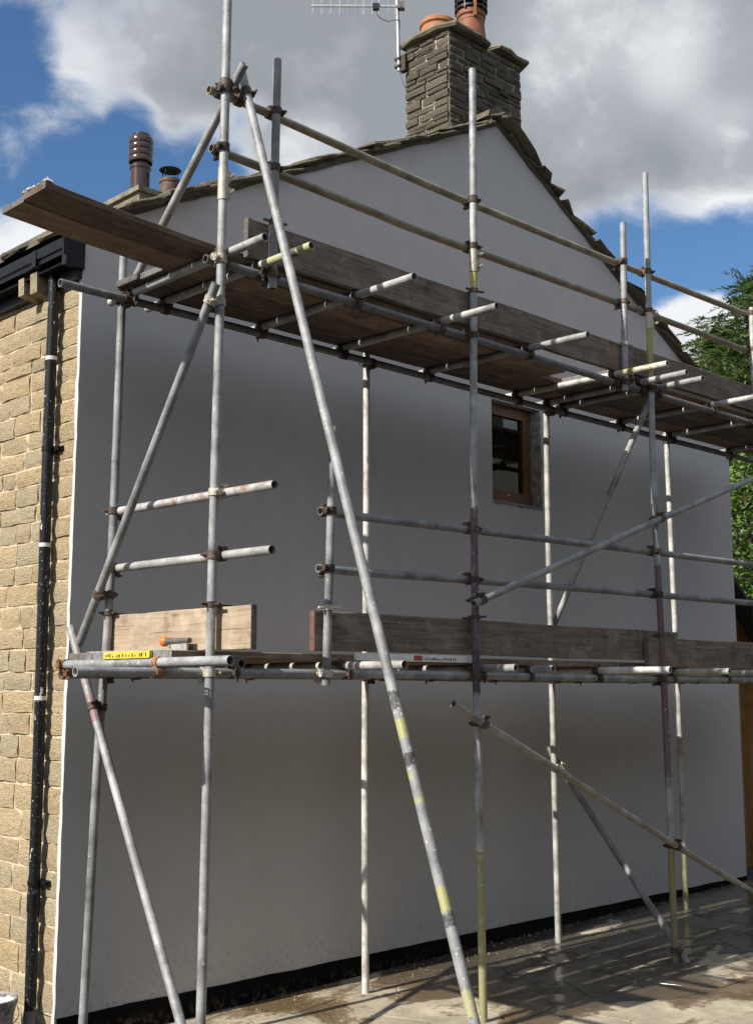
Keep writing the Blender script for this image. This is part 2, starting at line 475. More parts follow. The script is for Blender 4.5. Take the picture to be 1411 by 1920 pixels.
# glass
M_glass = bpy.data.materials.new('window_glass')
M_glass.use_nodes = True
nt = M_glass.node_tree
nt.nodes.clear()
fr = nd(nt, 'ShaderNodeFresnel', {'IOR': 1.55})
gl = nd(nt, 'ShaderNodeBsdfGlossy', {'Color': (0.9, 0.95, 0.93, 1), 'Roughness': 0.02})
tr = nd(nt, 'ShaderNodeBsdfTransparent', {'Color': (0.80, 0.86, 0.83, 1)})
mx = nd(nt, 'ShaderNodeMixShader', {0: math_n(nt, 'ADD', fr.outputs[0], 0.06), 1: tr.outputs[0], 2: gl.outputs[0]})
nd(nt, 'ShaderNodeOutputMaterial', {0: mx.outputs[0]})

def leafmat(name, c1, c2, c3):
    m, nt, b = newmat(name)
    co = objco(nt)
    n = noise_n(nt, co, 2.2, 4, 0.6)
    n2 = noise_n(nt, co, 19.0, 3, 0.6)
    c = ramp(nt, math_n(nt, 'ADD', math_n(nt, 'MULTIPLY', n, 0.5), math_n(nt, 'MULTIPLY', n2, 0.5)), [(0.35, c1), (0.5, c2), (0.66, c3)])
    L(nt, c, b.inputs['Base Color'])
    b.inputs['Roughness'].default_value = 0.55
    nt2 = nd(nt, 'ShaderNodeBsdfTranslucent', {'Color': c})
    ms = nd(nt, 'ShaderNodeMixShader', {0: 0.25, 1: b.outputs[0], 2: nt2.outputs[0]})
    L(nt, ms.outputs[0], nt.nodes['Material Output'].inputs[0])
    return m

M_conif = leafmat('conifer_foliage', (0.04, 0.075, 0.022), (0.085, 0.14, 0.035), (0.17, 0.215, 0.07))
M_leaf = leafmat('shrub_leaves', (0.06, 0.12, 0.025), (0.12, 0.21, 0.04), (0.20, 0.29, 0.075))

# ------------------------------------------------------------------ ground
def gz(x):
    return 0.024 + 0.0168 * max(-12.0, min(14.0, x))

g = MB()
gx = [-90, -12, -4, 0, 4, 8, 14, 90]
gy = [-90, -8, -4, -2, 0, 8, 90]
g.add([(x, y, gz(x) - 0.009) for y in gy for x in gx],
      [(j * len(gx) + i, j * len(gx) + i + 1, (j + 1) * len(gx) + i + 1, (j + 1) * len(gx) + i) for j in range(len(gy) - 1) for i in range(len(gx) - 1)])
ground = put('ground', g.mesh('ground'), kind='structure')
ground['label'] = 'yard of sandy joints and dirt under the paving'

def paving_mat(name, base, joint=False):
    m, nt, b = newmat(name)
    co = objco(nt, ground)
    n1 = noise_n(nt, co, 2.4, 8, 0.62)
    n2 = noise_n(nt, co, 22.0, 6, 0.65)
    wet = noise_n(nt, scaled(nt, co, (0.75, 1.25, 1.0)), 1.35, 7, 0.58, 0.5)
    c = ramp(nt, n1, [(0.30, tuple(x * 0.62 for x in base)), (0.5, base), (0.70, tuple(min(0.75, x * 1.25) for x in base))])
    c = mixc(nt, math_n(nt, 'MULTIPLY', smooth(nt, n2, 0.5, 0.7), 0.45), c, tuple(x * 0.55 for x in base))
    v = math_n(nt, 'ADD', math_n(nt, 'MULTIPLY', orand(nt), 0.3), 0.85)
    c = nd(nt, 'ShaderNodeHueSaturation', {'Value': v, 'Color': c}).outputs[0]
    ys = nd(nt, 'ShaderNodeSeparateXYZ', {0: co})
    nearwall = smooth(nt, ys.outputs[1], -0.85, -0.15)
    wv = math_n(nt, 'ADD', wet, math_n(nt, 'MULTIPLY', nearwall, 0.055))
    far = math_n(nt, 'MULTIPLY', smooth(nt, ys.outputs[0], 1.9, 3.1), smooth(nt, ys.outputs[1], -2.3, -1.5))  # zone where the deck's shadow lands: damp paving, also darkened to deepen that shade
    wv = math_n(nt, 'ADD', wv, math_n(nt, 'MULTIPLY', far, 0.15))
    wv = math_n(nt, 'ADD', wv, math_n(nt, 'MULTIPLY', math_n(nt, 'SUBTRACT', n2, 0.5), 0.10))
    stain_shade = smooth(nt, wv, 0.540, 0.590)
    c = mixc(nt, math_n(nt, 'MULTIPLY', stain_shade, 0.86), c, mixc(nt, far, (0.125, 0.075, 0.036), (0.034, 0.028, 0.022)))  # brown damp stain, with the deck's shade painted into the near-black zone
    sp = noise_n(nt, co, 65.0, 3, 0.5)
    c = mixc(nt, math_n(nt, 'MULTIPLY', smooth(nt, sp, 0.655, 0.69), math_n(nt, 'ADD', math_n(nt, 'MULTIPLY', nearwall, 0.8), 0.1)), c, (0.66, 0.63, 0.57))
    L(nt, c, b.inputs['Base Color'])
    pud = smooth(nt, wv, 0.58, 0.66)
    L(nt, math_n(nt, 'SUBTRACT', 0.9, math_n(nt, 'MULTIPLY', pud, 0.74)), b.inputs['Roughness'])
    hgt = math_n(nt, 'MULTIPLY', math_n(nt, 'ADD', n2, math_n(nt, 'MULTIPLY', n1, 1.5)), math_n(nt, 'SUBTRACT', 1.0, math_n(nt, 'MULTIPLY', pud, 0.85)))
    bump(nt, b, hgt, 0.7, 0.012)
    return m

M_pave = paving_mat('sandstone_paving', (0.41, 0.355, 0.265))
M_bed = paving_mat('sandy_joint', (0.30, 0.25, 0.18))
M_joint = plain('tarmac_and_dirt', (0.04, 0.038, 0.035), 0.95, 0, 6.0, 0.4, 0.6, 0.01, rnd=0.0)
ground.data.materials.append(M_joint)
bedm = MB().add([(x, y, gz(x) - 0.0065) for y in (-2.95, -0.01) for x in (0.5, 2, 5, 8.7)], [(0, 1, 5, 4), (1, 2, 6, 5), (2, 3, 7, 6)])
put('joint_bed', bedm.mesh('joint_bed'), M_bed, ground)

# irregular paving stones: a jittered grid, each piece with its own edges
NX, NY = 19, 8
X0, X1, Y0, Y1 = 0.35, 8.6, -3.1, -0.03
corner = {}
for j in range(NY + 1):
    for i in range(NX + 1):
        u = X0 + (X1 - X0) * i / NX
        w = Y0 + (Y1 - Y0) * j / NY
        edge = j == NY
        corner[i, j] = V((u + rng.uniform(-0.12, 0.12) + (0.22 if j % 2 else 0), w + (0 if edge else rng.uniform(-0.10, 0.10)), 0))
for j in range(NY):
    for i in range(NX):
        q = [corner[i, j], corner[i + 1, j], corner[i + 1, j + 1], corner[i, j + 1]]
        c0 = sum(q, V((0, 0, 0))) / 4
        pts = []
        for k in range(4):
            a, bq = q[k], q[(k + 1) % 4]
            pts.append(a)
            pts.append(a.lerp(bq, rng.uniform(0.4, 0.6)) + V((rng.uniform(-.012, .012), rng.uniform(-.012, .012), 0)))
        gap = rng.uniform(0.0015, 0.004)
        tilt = (rng.uniform(-.004, .004), rng.uniform(-.004, .004), rng.uniform(-.001, .0015))
        m_ = MB()
        top, mid, bot = [], [], []
        for p in pts:
            d = c0 - p
            s = d.normalized()
            zt = gz(p.x) + tilt[0] * (p.x - c0.x) + tilt[1] * (p.y - c0.y) + tilt[2]
            a = p + s * gap * 1.3 - c0
            top.append((a.x + s.x * .003, a.y + s.y * .003, zt))
            mid.append((a.x, a.y, zt - 0.003))
            bot.append((a.x, a.y, gz(p.x) - 0.05))
        n = len(pts)
        m_.add(top + mid + bot, [tuple(range(n))] + [(n + k, n + (k + 1) % n, (k + 1) % n, k) for k in range(n)] + [(2 * n + k, 2 * n + (k + 1) % n, n + (k + 1) % n, n + k) for k in range(n)])
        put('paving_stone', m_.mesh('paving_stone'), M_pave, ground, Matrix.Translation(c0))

# crumbs of render and grit along the foot of the wall
rb = MB()
for k in range(330):
    x = rng.uniform(0.1, 7.4)
    y = -abs(rng.gauss(0.03, 0.14)) - 0.02
    s = rng.uniform(0.002, 0.0065)
    if y < -0.7:
        continue
    zb = gz(x) + 0.001
    vs = [V((x + rng.uniform(-1, 1) * s * 1.6, y + rng.uniform(-1, 1) * s * 1.6, zb + rng.uniform(0, 1) * s)) for _ in range(3)] + [V((x, y, zb + s * 1.4)), V((x, y, zb - s))]
    rb.add(vs, [(0, 1, 3), (1, 2, 3), (2, 0, 3), (1, 0, 4), (2, 1, 4), (0, 2, 4)])
rubble = put('rubble', rb.mesh('rubble'), M_mortar, kind='stuff')
tag(rubble, 'crumbs of dropped render along the black plinth', 'rubble')

# ------------------------------------------------------------------ house
WX = 7.63                         # length of the gable wall
APX, APZ = 3.94, 6.85              # apex of the wall
def walltop(x):
    return 4.86 + (APZ - 4.86) * x / APX if x <= APX else APZ - (APZ - 4.83) * (x - APX) / (WX - APX)
PLZ = 0.183
house = thing('cottage', 'stone cottage with freshly rendered white gable wall and stone slate roof', 'house', (WX / 2, 3.0, 0.06))

wx0, wx1, wz0, wz1 = 3.82, 4.455, 3.55, 4.40
gw = MB()
def wallpiece(poly):
    gw.prism([(x, 0.34, z) for x, z in poly], (0, -0.34, 0))
wallpiece([(0.002, PLZ), (0.002, walltop(0)), (wx0, walltop(wx0)), (wx0, PLZ)])
wallpiece([(wx1, PLZ), (wx1, walltop(wx1)), (WX, walltop(WX)), (WX, PLZ)])
wallpiece([(wx0, PLZ), (wx0, wz0), (wx1, wz0), (wx1, PLZ)])
wallpiece([(wx0, wz1), (wx0, walltop(wx0)), (APX, APZ), (wx1, walltop(wx1)), (wx1, wz1)])
gable = put('gable_wall', gw.mesh('gable_wall'), M_render, house)
M_plinth, nt, b = newmat('black_bitumen_plinth')
co = objco(nt)
zs = nd(nt, 'ShaderNodeSeparateXYZ', {0: co}).outputs[2]
pn = noise_n(nt, co, 18.0, 7, 0.7)
pf = math_n(nt, 'MULTIPLY', smooth(nt, zs, 0.16, 0.05), smooth(nt, pn, 0.48, 0.62))
L(nt, mixc(nt, math_n(nt, 'MULTIPLY', pf, 0.55), (0.007, 0.007, 0.007), (0.16, 0.13, 0.10)), b.inputs['Base Color'])
b.inputs['Roughness'].default_value = 0.85
b.inputs['Specular IOR Level'].default_value = 0.08
bump(nt, b, pn, 0.5, 0.01)
pl_ = MB()
vs = []
NP = 190
for k in range(NP + 1):
    x = -0.012 + (WX + 0.016) * k / NP
    e = 0.0045 * mnoise.noise(V((x * 3.1, 0, 4))) + 0.003 * mnoise.noise(V((x * 14, 0, 4)))
    o_ = -0.006 - 0.003 * mnoise.noise(V((x * 5, 2, 8)))
    vs += [(x, o_ - 0.003, -0.1), (x, o_, PLZ + 0.004 + e), (x, 0.2, PLZ + 0.004 + e)]
pl_.add(vs, [(3 * k + e, 3 * k + 3 + e, 3 * k + 4 + e, 3 * k + 1 + e) for k in range(NP) for e in range(2)])
put('plinth', pl_.mesh('plinth', 40), M_plinth, house)

# ragged return of the render onto the stone face at the corner
ed = MB()
zz = [0.05 + 0.045 * k for k in range(105)]
vs = []
for k, z in enumerate(zz):
    wdt = 0.034 + 0.016 * mnoise.noise(V((0, 1.3, z * 5))) + 0.006 * mnoise.noise(V((3, 1.3, z * 23)))
    out = -0.024 + 0.004 * mnoise.noise(V((5, 0, z * 9)))
    vs += [(out, -0.0015 + 0.003 * mnoise.noise(V((9, 0, z * 14))), z), (out - 0.002, wdt * 0.8, z), (0.01, wdt, z), (0.01, 0.0, z)]
fs = []
for k in range(len(zz) - 1):
    for e in range(4):
        fs.append((4 * k + e, 4 * k + (e + 1) % 4, 4 * k + 4 + (e + 1) % 4, 4 * k + 4 + e))
put('render_edge', ed.add(vs, fs).mesh('render_edge', 40), M_render, house)

fwall = put('front_wall', MB().box((-0.004, 0.02, -0.15), (0.34, 6.6, 4.72)).mesh('front_wall'), M_mortar, house)

def rough_block(seed, nface=4):
    r = random.Random(seed)
    m_ = MB()
    nx, ny, nz = 1, nface, 3
    idx = {}
    def vid(i, j, k):
        if (i, j, k) not in idx:
            x, y, z = i / nx - .5, j / ny - .5, k / nz - .5
            edge = (j in (0, ny)) + (k in (0, nz))
            if i == 0:
                x += [-.05 + r.uniform(-.07, .06), .0 + r.uniform(-.05, .05), .045][edge]
            y += r.uniform(-.012, .012) + (0.012 if j == 0 else -0.012 if j == ny else 0) * (i == 0)
            z += r.uniform(-.028, .028) + (0.025 if k == 0 else -0.025 if k == nz else 0) * (i == 0)
            idx[i, j, k] = len(m_.v)
            m_.v.append((x, y, z))
        return idx[i, j, k]
    for j in range(ny):
        for k in range(nz):
            m_.f.append((vid(0, j, k), vid(0, j, k + 1), vid(0, j + 1, k + 1), vid(0, j + 1, k)))
    for j in range(ny):
        m_.f.append((vid(0, j, 0), vid(0, j + 1, 0), vid(1, j + 1, 0), vid(1, j, 0)))
        m_.f.append((vid(0, j, nz), vid(1, j, nz), vid(1, j + 1, nz), vid(0, j + 1, nz)))
    for k in range(nz):
        m_.f.append((vid(0, 0, k), vid(1, 0, k), vid(1, 0, k + 1), vid(0, 0, k + 1)))
        m_.f.append((vid(0, ny, k), vid(0, ny, k + 1), vid(1, ny, k + 1), vid(1, ny, k)))
    return m_.mesh('rough_stone', 50)

POOL = [rough_block(s) for s in range(14)]
for p in POOL:
    p.materials.append(M_stone)
POOLC = [rough_block(s + 50, 3) for s in range(10)]
for p in POOLC:
    p.materials.append(M_chst)

courses = [4.72, 4.60, 4.47, 4.345, 4.219, 4.103, 4.019, 3.888, 3.764, 3.624, 3.508, 3.393, 3.285, 3.156, 3.046, 2.921, 2.777, 2.659, 2.526, 2.386, 2.255,
           2.117, 2.005, 1.869, 1.737, 1.599, 1.45, 1.295, 1.124, 0.974, 0.819, 0.669, 0.528, 0.362, 0.188, 0.02]
nst = 0
for zt, zb in zip(courses[:-1], courses[1:]):
    y = 0.034
    first = True
    while y < 2.3:
        ln = rng.uniform(0.12, 0.24) if ((first and rng.random() < .5) or rng.random() < .22) else rng.uniform(0.20, 0.46)
        first = False
        me = rng.choice(POOL)
        h = zt - zb - 0.006
        prj = rng.uniform(0.004, 0.013)
        sx = 0.11
        M = Matrix.Translation((-prj + sx / 2 - 0.003, y + ln / 2, (zt + zb) / 2 + rng.uniform(-.004, .004))) @ Matrix.Rotation(rng.uniform(-.012, .012), 4, 'X') @ Matrix.Diagonal((sx, ln - 0.008, h, 1))
        put('stone', me, None, fwall, M)
        nst += 1
        y += ln

# the walls and roof planes that close the building
put('back_wall', MB().box((WX - 0.34, 0.35, -0.15), (WX, 6.6, 4.75)).mesh('back_wall'), M_mortar, house)
fg = MB().prism([(0.35, 6.3, -0.1), (0.35, 6.3, walltop(0.35)), (APX, 6.3, APZ), (WX - 0.35, 6.3, walltop(WX - 0.35)), (WX - 0.35, 6.3, -0.1)], (0, 0.3, 0))
put('far_gable_wall', fg.mesh('far_gable_wall'), M_mortar, house)

roof = put('roof', None, None, house, Matrix.Translation((APX, 3, 6.8)))
def roof_plane(x0, z0, x1, z1, th):
    return MB().prism([(x0, 0.0, z0), (x1, 0.0, z1), (x1, 0.0, z1 + th), (x0, 0.0, z0 + th)], (0, 6.7, 0))
put('roof_plane', roof_plane(-0.12, 4.86 - 0.06 + 0.004, APX, APZ + 0.004, 0.06).mesh('roof_plane'), M_slate, roof)
put('roof_plane', roof_plane(WX + 0.15, 4.83 - 0.075, APX + 0.001, APZ + 0.004, 0.06).mesh('roof_plane'), M_slate, roof)

def slab(seed, l, w, t, jag=0.03):
    """an irregular stone slab: l along x, w along y, top at z = t"""
    r = random.Random(seed)
    n = 14
    pts = []
    for k in range(n):
        a = 2 * math.pi * k / n
        cx_, sx_ = math.cos(a), math.sin(a)
        s = 1 / max(abs(cx_), abs(sx_))
        pts.append((cx_ * s * l / 2 + r.uniform(-jag, jag), sx_ * s * w / 2 + r.uniform(-jag, jag)))
    m_ = MB()
    tops = [(x * 0.97, y * 0.97, t * r.uniform(0.85, 1.1)) for x, y in pts]
    mids = [(x * 1.0, y * 1.0, t * r.uniform(0.35, 0.6)) for x, y in pts]
    bots = [(x * 0.97 + r.uniform(-.008, .008), y * 0.96, r.uniform(-0.12, 0.12) * t) for x, y in pts]
    m_.add(tops + mids + bots, [tuple(range(n))] + [(n + k, n + (k + 1) % n, (k + 1) % n, k) for k in range(n)]
           + [(2 * n + k, 2 * n + (k + 1) % n, n + (k + 1) % n, n + k) for k in range(n)] + [tuple(range(3 * n - 1, 2 * n - 1, -1))])
    return m_.mesh('stone_slab')

def slates(xa, xb, side):
    ang = math.atan2(walltop(1) - walltop(0), 1) if side < 0 else math.atan2(walltop(6) - walltop(5), 1)
    x = xa
    k = 0
    while x < xb:
        ln = min(rng.uniform(0.34, 0.62), xb + 0.02 - x + 0.12)
        t = rng.uniform(0.018, 0.036)
        for lay in range(2):
            xx = x + ln / 2 + (0.10 if lay else 0) * (1 if side < 0 else -1) + rng.uniform(-.03, .03)
            z = walltop(xx) + (0.016 if lay == 0 else 0.040) + rng.uniform(-.006, .012)
            lift = (0.055 if side < 0 else -0.055) + rng.uniform(-.025, .025)
            over = rng.uniform(-0.085, -0.03) if lay == 0 else rng.uniform(-0.11, -0.045)
            wd = 0.6
            M = Matrix.Translation((xx, over + wd / 2, z)) @ Matrix.Rotation(-ang + lift * (1 if side > 0 else 1), 4, 'Y') @ Matrix.Rotation(rng.uniform(-.05, .05), 4, 'Z') @ Matrix.Rotation(rng.uniform(-.03, .03), 4, 'X')
            put('roof_slate', slab(rng.random(), ln * rng.uniform(0.9, 1.3), wd, t, 0.045), M_slate, roof, M)
        x += ln * rng.uniform(0.72, 0.92)
        k += 1
slates(0.10, 3.72, -1)
slates(4.02, WX - 0.1, 1)
# bedding mortar under the verge
bed = MB()
for sgn, xa, xb in ((-1, 0.0, APX), (1, APX, WX)):
    N = 60
    vs = []
    for k in range(N + 1):
        x = xa + (xb - xa) * k / N
        d = 0.014 + 0.016 * mnoise.noise(V((x * 4, 2, 0))) + 0.008 * mnoise.noise(V((x * 17, 5, 0)))
        z = walltop(x)
        vs += [(x, -0.012 - 0.01 * mnoise.noise(V((x * 9, 7, 0))), z - d), (x, -0.02, z + 0.02), (x, 0.3, z + 0.02), (x, 0.3, z - d)]
    bed.add(vs, [(4 * k + e, 4 * k + (e + 1) % 4, 4 * k + 4 + (e + 1) % 4, 4 * k + 4 + e) for k in range(N) for e in range(4)])
put('verge_mortar', bed.mesh('verge_mortar', 40), M_slate, roof)
# ridge stones
for k in range(16):
    y = -0.05 + 0.42 * k
    m_ = MB().prism([(-0.17, 0, -0.085), (-0.16, 0, -0.03), (0, 0, 0.05), (0.16, 0, -0.04), (0.17, 0, -0.095), (0, 0, -0.01)], (0, 0.43, 0))
    put('ridge_stone', m_.mesh('ridge_stone'), M_slate, roof, Matrix.Translation((APX + rng.uniform(-.01, .01), y, APZ + 0.10 + rng.uniform(-.008, .008))))
# slates at the eaves above the gutter
y = 0.02
while y < 5.5:
    ln = rng.uniform(0.35, 0.6)
    for lay in range(2):
        M = Matrix.Translation((0.18 + 0.05 * lay, y + ln / 2 + 0.1 * lay, 4.93 + 0.045 * lay + rng.uniform(-.006, .008))) @ Matrix.Rotation(-math.atan(0.4975) + 0.06, 4, 'Y')
        put('roof_slate', slab(rng.random(), 0.72, ln * 1.02, rng.uniform(.03, .05), 0.022), M_slate, roof, M)
    y += ln

M_corb = stone_mat('weathered_corbel', [(0.0, (0.27, 0.22, 0.14)), (1.0, (0.33, 0.28, 0.19))], (0.10, 0.08, 0.05), 1.0)
# gutter, fascia, end box and corbels
gut = MB().prism([(-0.150, 0.0, 4.634), (-0.060, 0.0, 4.634), (-0.060, 0.0, 4.644), (-0.146, 0.0, 4.644), (-0.146, 0.0, 4.672), (-0.160, 0.0, 4.676), (-0.160, 0.0, 4.726), (-0.168, 0.0, 4.730), (-0.168, 0.0, 4.716),
                  (-0.165, 0.0, 4.668), (-0.152, 0.0, 4.662)], (0, 6.4, 0))
gutter = put('gutter', gut.mesh('gutter'), M_black, house)
put('end_cap', MB().box((-0.166, -0.012, 4.630), (-0.05, 0.004, 4.730)).mesh('gutter_end'), M_black, gutter)
for yy in (0.32, 0.95, 1.6):
    put('union_clip', MB().box((-0.171, yy, 4.628), (-0.10, yy + 0.05, 4.732)).mesh('gutter_clip'), M_black, gutter)
put('fascia', MB().box((-0.058, 0.004, 4.50), (-0.022, 6.4, 4.80)).mesh('fascia'), M_black, house)
put('box_end', MB().prism([(-0.150, -0.016, 4.565), (-0.021, -0.016, 4.555), (-0.021, -0.016, 4.82), (-0.120, -0.016, 4.80), (-0.150, -0.016, 4.77)], (0, 0.05, 0)).mesh('box_end'), M_black, house)
put('soffit', MB().box((-0.145, 0.036, 4.574), (-0.059, 6.4, 4.588)).mesh('soffit'), M_blackmatt, house)
for yy, z0, z1, th in ((0.50, 4.47, 4.60, .07), (0.335, 4.45, 4.60, .085), (1.35, 4.46, 4.60, .08), (2.2, 4.46, 4.60, .08)):
    put('corbel', MB().prism([(-0.145, yy, z0 + .02), (-0.02, yy, z0), (0.02, yy, z0), (0.02, yy, z1), (-0.15, yy, z1)], (0, th, 0)).mesh('corbel'), M_corb, house)

# downpipe
DP = [(-0.07, 0.267, 4.612), (-0.07, 0.257, 4.35), (-0.07, 0.255, 3.61), (-0.07, 0.235, 2.6), (-0.07, 0.214, 1.68), (-0.07, 0.20, 0.775), (-0.07, 0.185, 0.03)]
def dpy(z):
    for (x0, y0, z0), (x1, y1, z1) in zip(DP[:-1], DP[1:]):
        if z1 <= z <= z0:
            return y1 + (y0 - y1) * (z - z1) / (z0 - z1)
    return 0.2
dpm, nt, b = newmat('paint_splashed_black_pipe')
co = objco(nt)
n1 = noise_n(nt, scaled(nt, co, (1, 1, 0.45)), 22.0, 5, 0.6)
n2 = noise_n(nt, co, 130.0, 2, 0.5)
n3 = noise_n(nt, co, 3.0, 3, 0.5)
f = math_n(nt, 'MAXIMUM', math_n(nt, 'MULTIPLY', smooth(nt, n1, 0.64, 0.66), smooth(nt, n3, 0.42, 0.52)), smooth(nt, n2, 0.69, 0.71))
L(nt, mixc(nt, f, (0.010, 0.011, 0.013), (0.55, 0.56, 0.58)), b.inputs['Base Color'])
b.inputs['Roughness'].default_value = 0.34
b.inputs['Specular IOR Level'].default_value = 0.3
dpipe = put('downpipe', MB().pipe(spline(DP), 0.034, 0.031, 20).mesh('downpipe', 40), dpm, house)
for z in (4.037, 2.874, 1.962):
    put('white_band', MB().ring((-0.07, dpy(z), z), (0, 0, 1), 0.0335, 0.0352, 0.024, 20).mesh('pipe_band', 40), M_whitepl, dpipe)
for z in (3.467, 0.908):
    yb_ = dpy(z)
    m_ = MB().ring((-0.07, yb_, z), (0, 0, 1), 0.033, 0.039, 0.03, 20)
    m_.box((-0.05, yb_ - 0.085, z - 0.012), (-0.012, yb_ + 0.03, z + 0.012)).box((-0.024, yb_ - 0.10, z - 0.016), (-0.004, yb_ + 0.10, z + 0.016))
    put('pipe_bracket', m_.mesh('pipe_bracket', 40), M_black, dpipe)
put('collar', MB().ring((-0.07, dpy(.80), .80), (0, 0, 1), 0.033, 0.0385, 0.10, 20).mesh('pipe_collar', 40), M_black, dpipe)
put('shoe', MB().ring((-0.07, dpy(.12), .10), (0, 0, 1), 0.0335, 0.037, 0.22, 20).mesh('pipe_shoe', 40), M_galv3, dpipe)

# window in the gable
win = put('window', None, None, house, Matrix.Translation((wx0, 0.12, wz0)))
fy0, fy1 = 0.075, 0.145
def wbox(name, a, b_, mat):
    return put(name, MB().box(a, b_).mesh('window_' + name), mat, win)
wbox('sill_rail', (wx0, fy0 - 0.012, wz0 + 0.006), (wx1 - 0.04, fy1, wz0 + 0.105), M_frame)
wbox('head_rail', (wx0, fy0, wz1 - 0.10), (wx1 - 0.04, fy1, wz1 - 0.002), M_frame)
wbox('stile', (wx1 - 0.135, fy0 + .001, wz0 + 0.106), (wx1 - 0.041, fy1, wz1 - 0.101), M_frame)
wbox('stile', (wx0 + 0.002, fy0 + .001, wz0 + 0.106), (wx0 + 0.09, fy1, wz1 - 0.101), M_frame)
wbox('seal', (wx1 - 0.150, fy0 + .012, wz0 + 0.106), (wx1 - 0.1355, fy1 - .01, wz1 - 0.101), M_seal)
wbox('seal', (wx0 + 0.091, fy0 + .012, wz0 + 0.106), (wx0 + 0.104, fy1 - .01, wz1 - 0.101), M_seal)
wbox('pane', (wx0 + 0.104, 0.105, wz0 + 0.106), (wx1 - 0.150, 0.111, wz1 - 0.101), M_glass)
wbox('catch', (wx0 + 0.26, fy0 - 0.018, wz0 + 0.075), (wx0 + 0.30, fy0 - 0.011, wz0 + 0.083), M_whitepl)
# rough unpainted reveal with a ragged edge
rv = MB()
N = 26
vs = []
for k in range(N + 1):
    z = wz0 - 0.012 + (wz1 - wz0 + 0.015) * k / N
    e = 0.012 + 0.016 * mnoise.noise(V((z * 11, 3, 1))) + 0.008 * mnoise.noise(V((z * 37, 3, 1)))
    vs += [(wx1 - 0.042, 0.16, z), (wx1 - 0.030 + 0.01 * mnoise.noise(V((z * 20, 8, 2))), 0.03, z), (wx1 - 0.004, -0.004, z), (wx1 + max(0.004, e), -0.003, z), (wx1 + max(0.004, e), 0.01, z)]
rv.add(vs, [(5 * k + e, 5 * k + 5 + e, 5 * k + 6 + e, 5 * k + 1 + e) for k in range(N) for e in range(4)])
vs = []
for k in range(N + 1):
    x = wx0 + (wx1 - wx0 + 0.02) * k / N
    e = 0.022 + 0.02 * mnoise.noise(V((x * 13, 1, 5))) + 0.010 * mnoise.noise(V((x * 45, 1, 5)))
    vs += [(x, 0.15, wz0 + 0.006), (x, 0.02, wz0 + 0.004 + 0.008 * mnoise.noise(V((x * 22, 0, 0)))), (x, -0.004, wz0 - 0.004), (x, -0.0035, wz0 - max(0.006, e)), (x, 0.01, wz0 - max(0.006, e))]
rv.add(vs, [(5 * k + e, 5 * k + 1 + e, 5 * k + 6 + e, 5 * k + 5 + e) for k in range(N) for e in range(4)])
put('reveal', rv.mesh('window_reveal', 50), M_cement, win)
# what the panes show of the room
bl = MB()
vs = []
for k in range(25):
    x = wx0 + 0.05 + 0.55 * k / 24
    vs += [(x, 0.135 + 0.008 * math.sin(k * 1.9), wz1 - 0.245 + 0.012 * math.sin(k * .6)), (x, 0.135 + 0.008 * math.sin(k * 1.9), wz1)]
put('blind', bl.add(vs, [(2 * k, 2 * k + 2, 2 * k + 3, 2 * k + 1) for k in range(24)]).mesh('blind'), M_blind, win)
for xa, xb, zt, mat in ((wx0 + .28, wx1, wz0 + .33, M_curtain), (wx0 + .0, wx0 + .29, wz0 + .36, M_blind)):
    vs = []
    for k in range(25):
        x = xa + (xb - xa) * k / 24
        yy = 0.145 + 0.014 * math.sin(k * 1.7)
        vs += [(x, yy, wz0), (x, yy, zt + 0.02 * math.sin(k * .9))]
    put('curtain', MB().add(vs, [(2 * k, 2 * k + 2, 2 * k + 3, 2 * k + 1) for k in range(24)]).mesh('curtain'), mat, win)
room = MB().box((wx0 - 0.5, 0.35, wz0 - 0.4), (wx1 + 0.9, 2.0, wz1 + 0.4))
room.f = [f_[::-1] for i, f_ in enumerate(room.f) if i != 2]
put('room', room.mesh('room'), M_dark, win)

# ------------------------------------------------------------------ chimneys
CX0, CX1, CY0, CY1, CZ0, CZ1 = 3.475, 4.445, 0.13, 0.635, 6.35, 7.625
chim = put('chimney', MB().box((CX0 + .004, CY0 + .004, CZ0), (CX1 - .004, CY1 - .004, CZ1)).mesh('chimney_core'), M_chmortar, house)
z = CZ0
Rz = Matrix.Rotation
while z < CZ1 - 0.03:
    h = rng.uniform(0.042, 0.082)
    h = min(h, CZ1 - z)
    for side in range(4):
        length = (CX1 - CX0) if side in (1, 3) else (CY1 - CY0)
        t = 0.0
        while t < length - 0.02:
            ln = min(rng.uniform(0.11, 0.30) if side < 2 else rng.uniform(0.3, 0.5), length - t)
            if length - t - ln < 0.08:
                ln = length - t
            me = rng.choice(POOLC)
            prj = rng.uniform(-0.001, 0.020)
            sc = Matrix.Diagonal((0.10, ln - rng.uniform(.006, .022), h - rng.uniform(.006, .016), 1)) @ Rz(rng.uniform(-.008, .008), 4, 'X')
            if side == 0:
                M = Matrix.Translation((CX0 - prj + 0.05, CY0 + t + ln / 2, z + h / 2)) @ sc
            elif side == 1:
                M = Matrix.Translation((CX0 + t + ln / 2, CY0 - prj + 0.05, z + h / 2)) @ Rz(math.pi / 2, 4, 'Z') @ sc
            elif side == 2:
                M = Matrix.Translation((CX1 + prj - 0.05, CY0 + t + ln / 2, z + h / 2)) @ Rz(math.pi, 4, 'Z') @ sc
            else:
                M = Matrix.Translation((CX0 + t + ln / 2, CY1 + prj - 0.05, z + h / 2)) @ Rz(-math.pi / 2, 4, 'Z') @ sc
            put('chimney_stone', me, None, chim, M)
            t += ln
    z += h
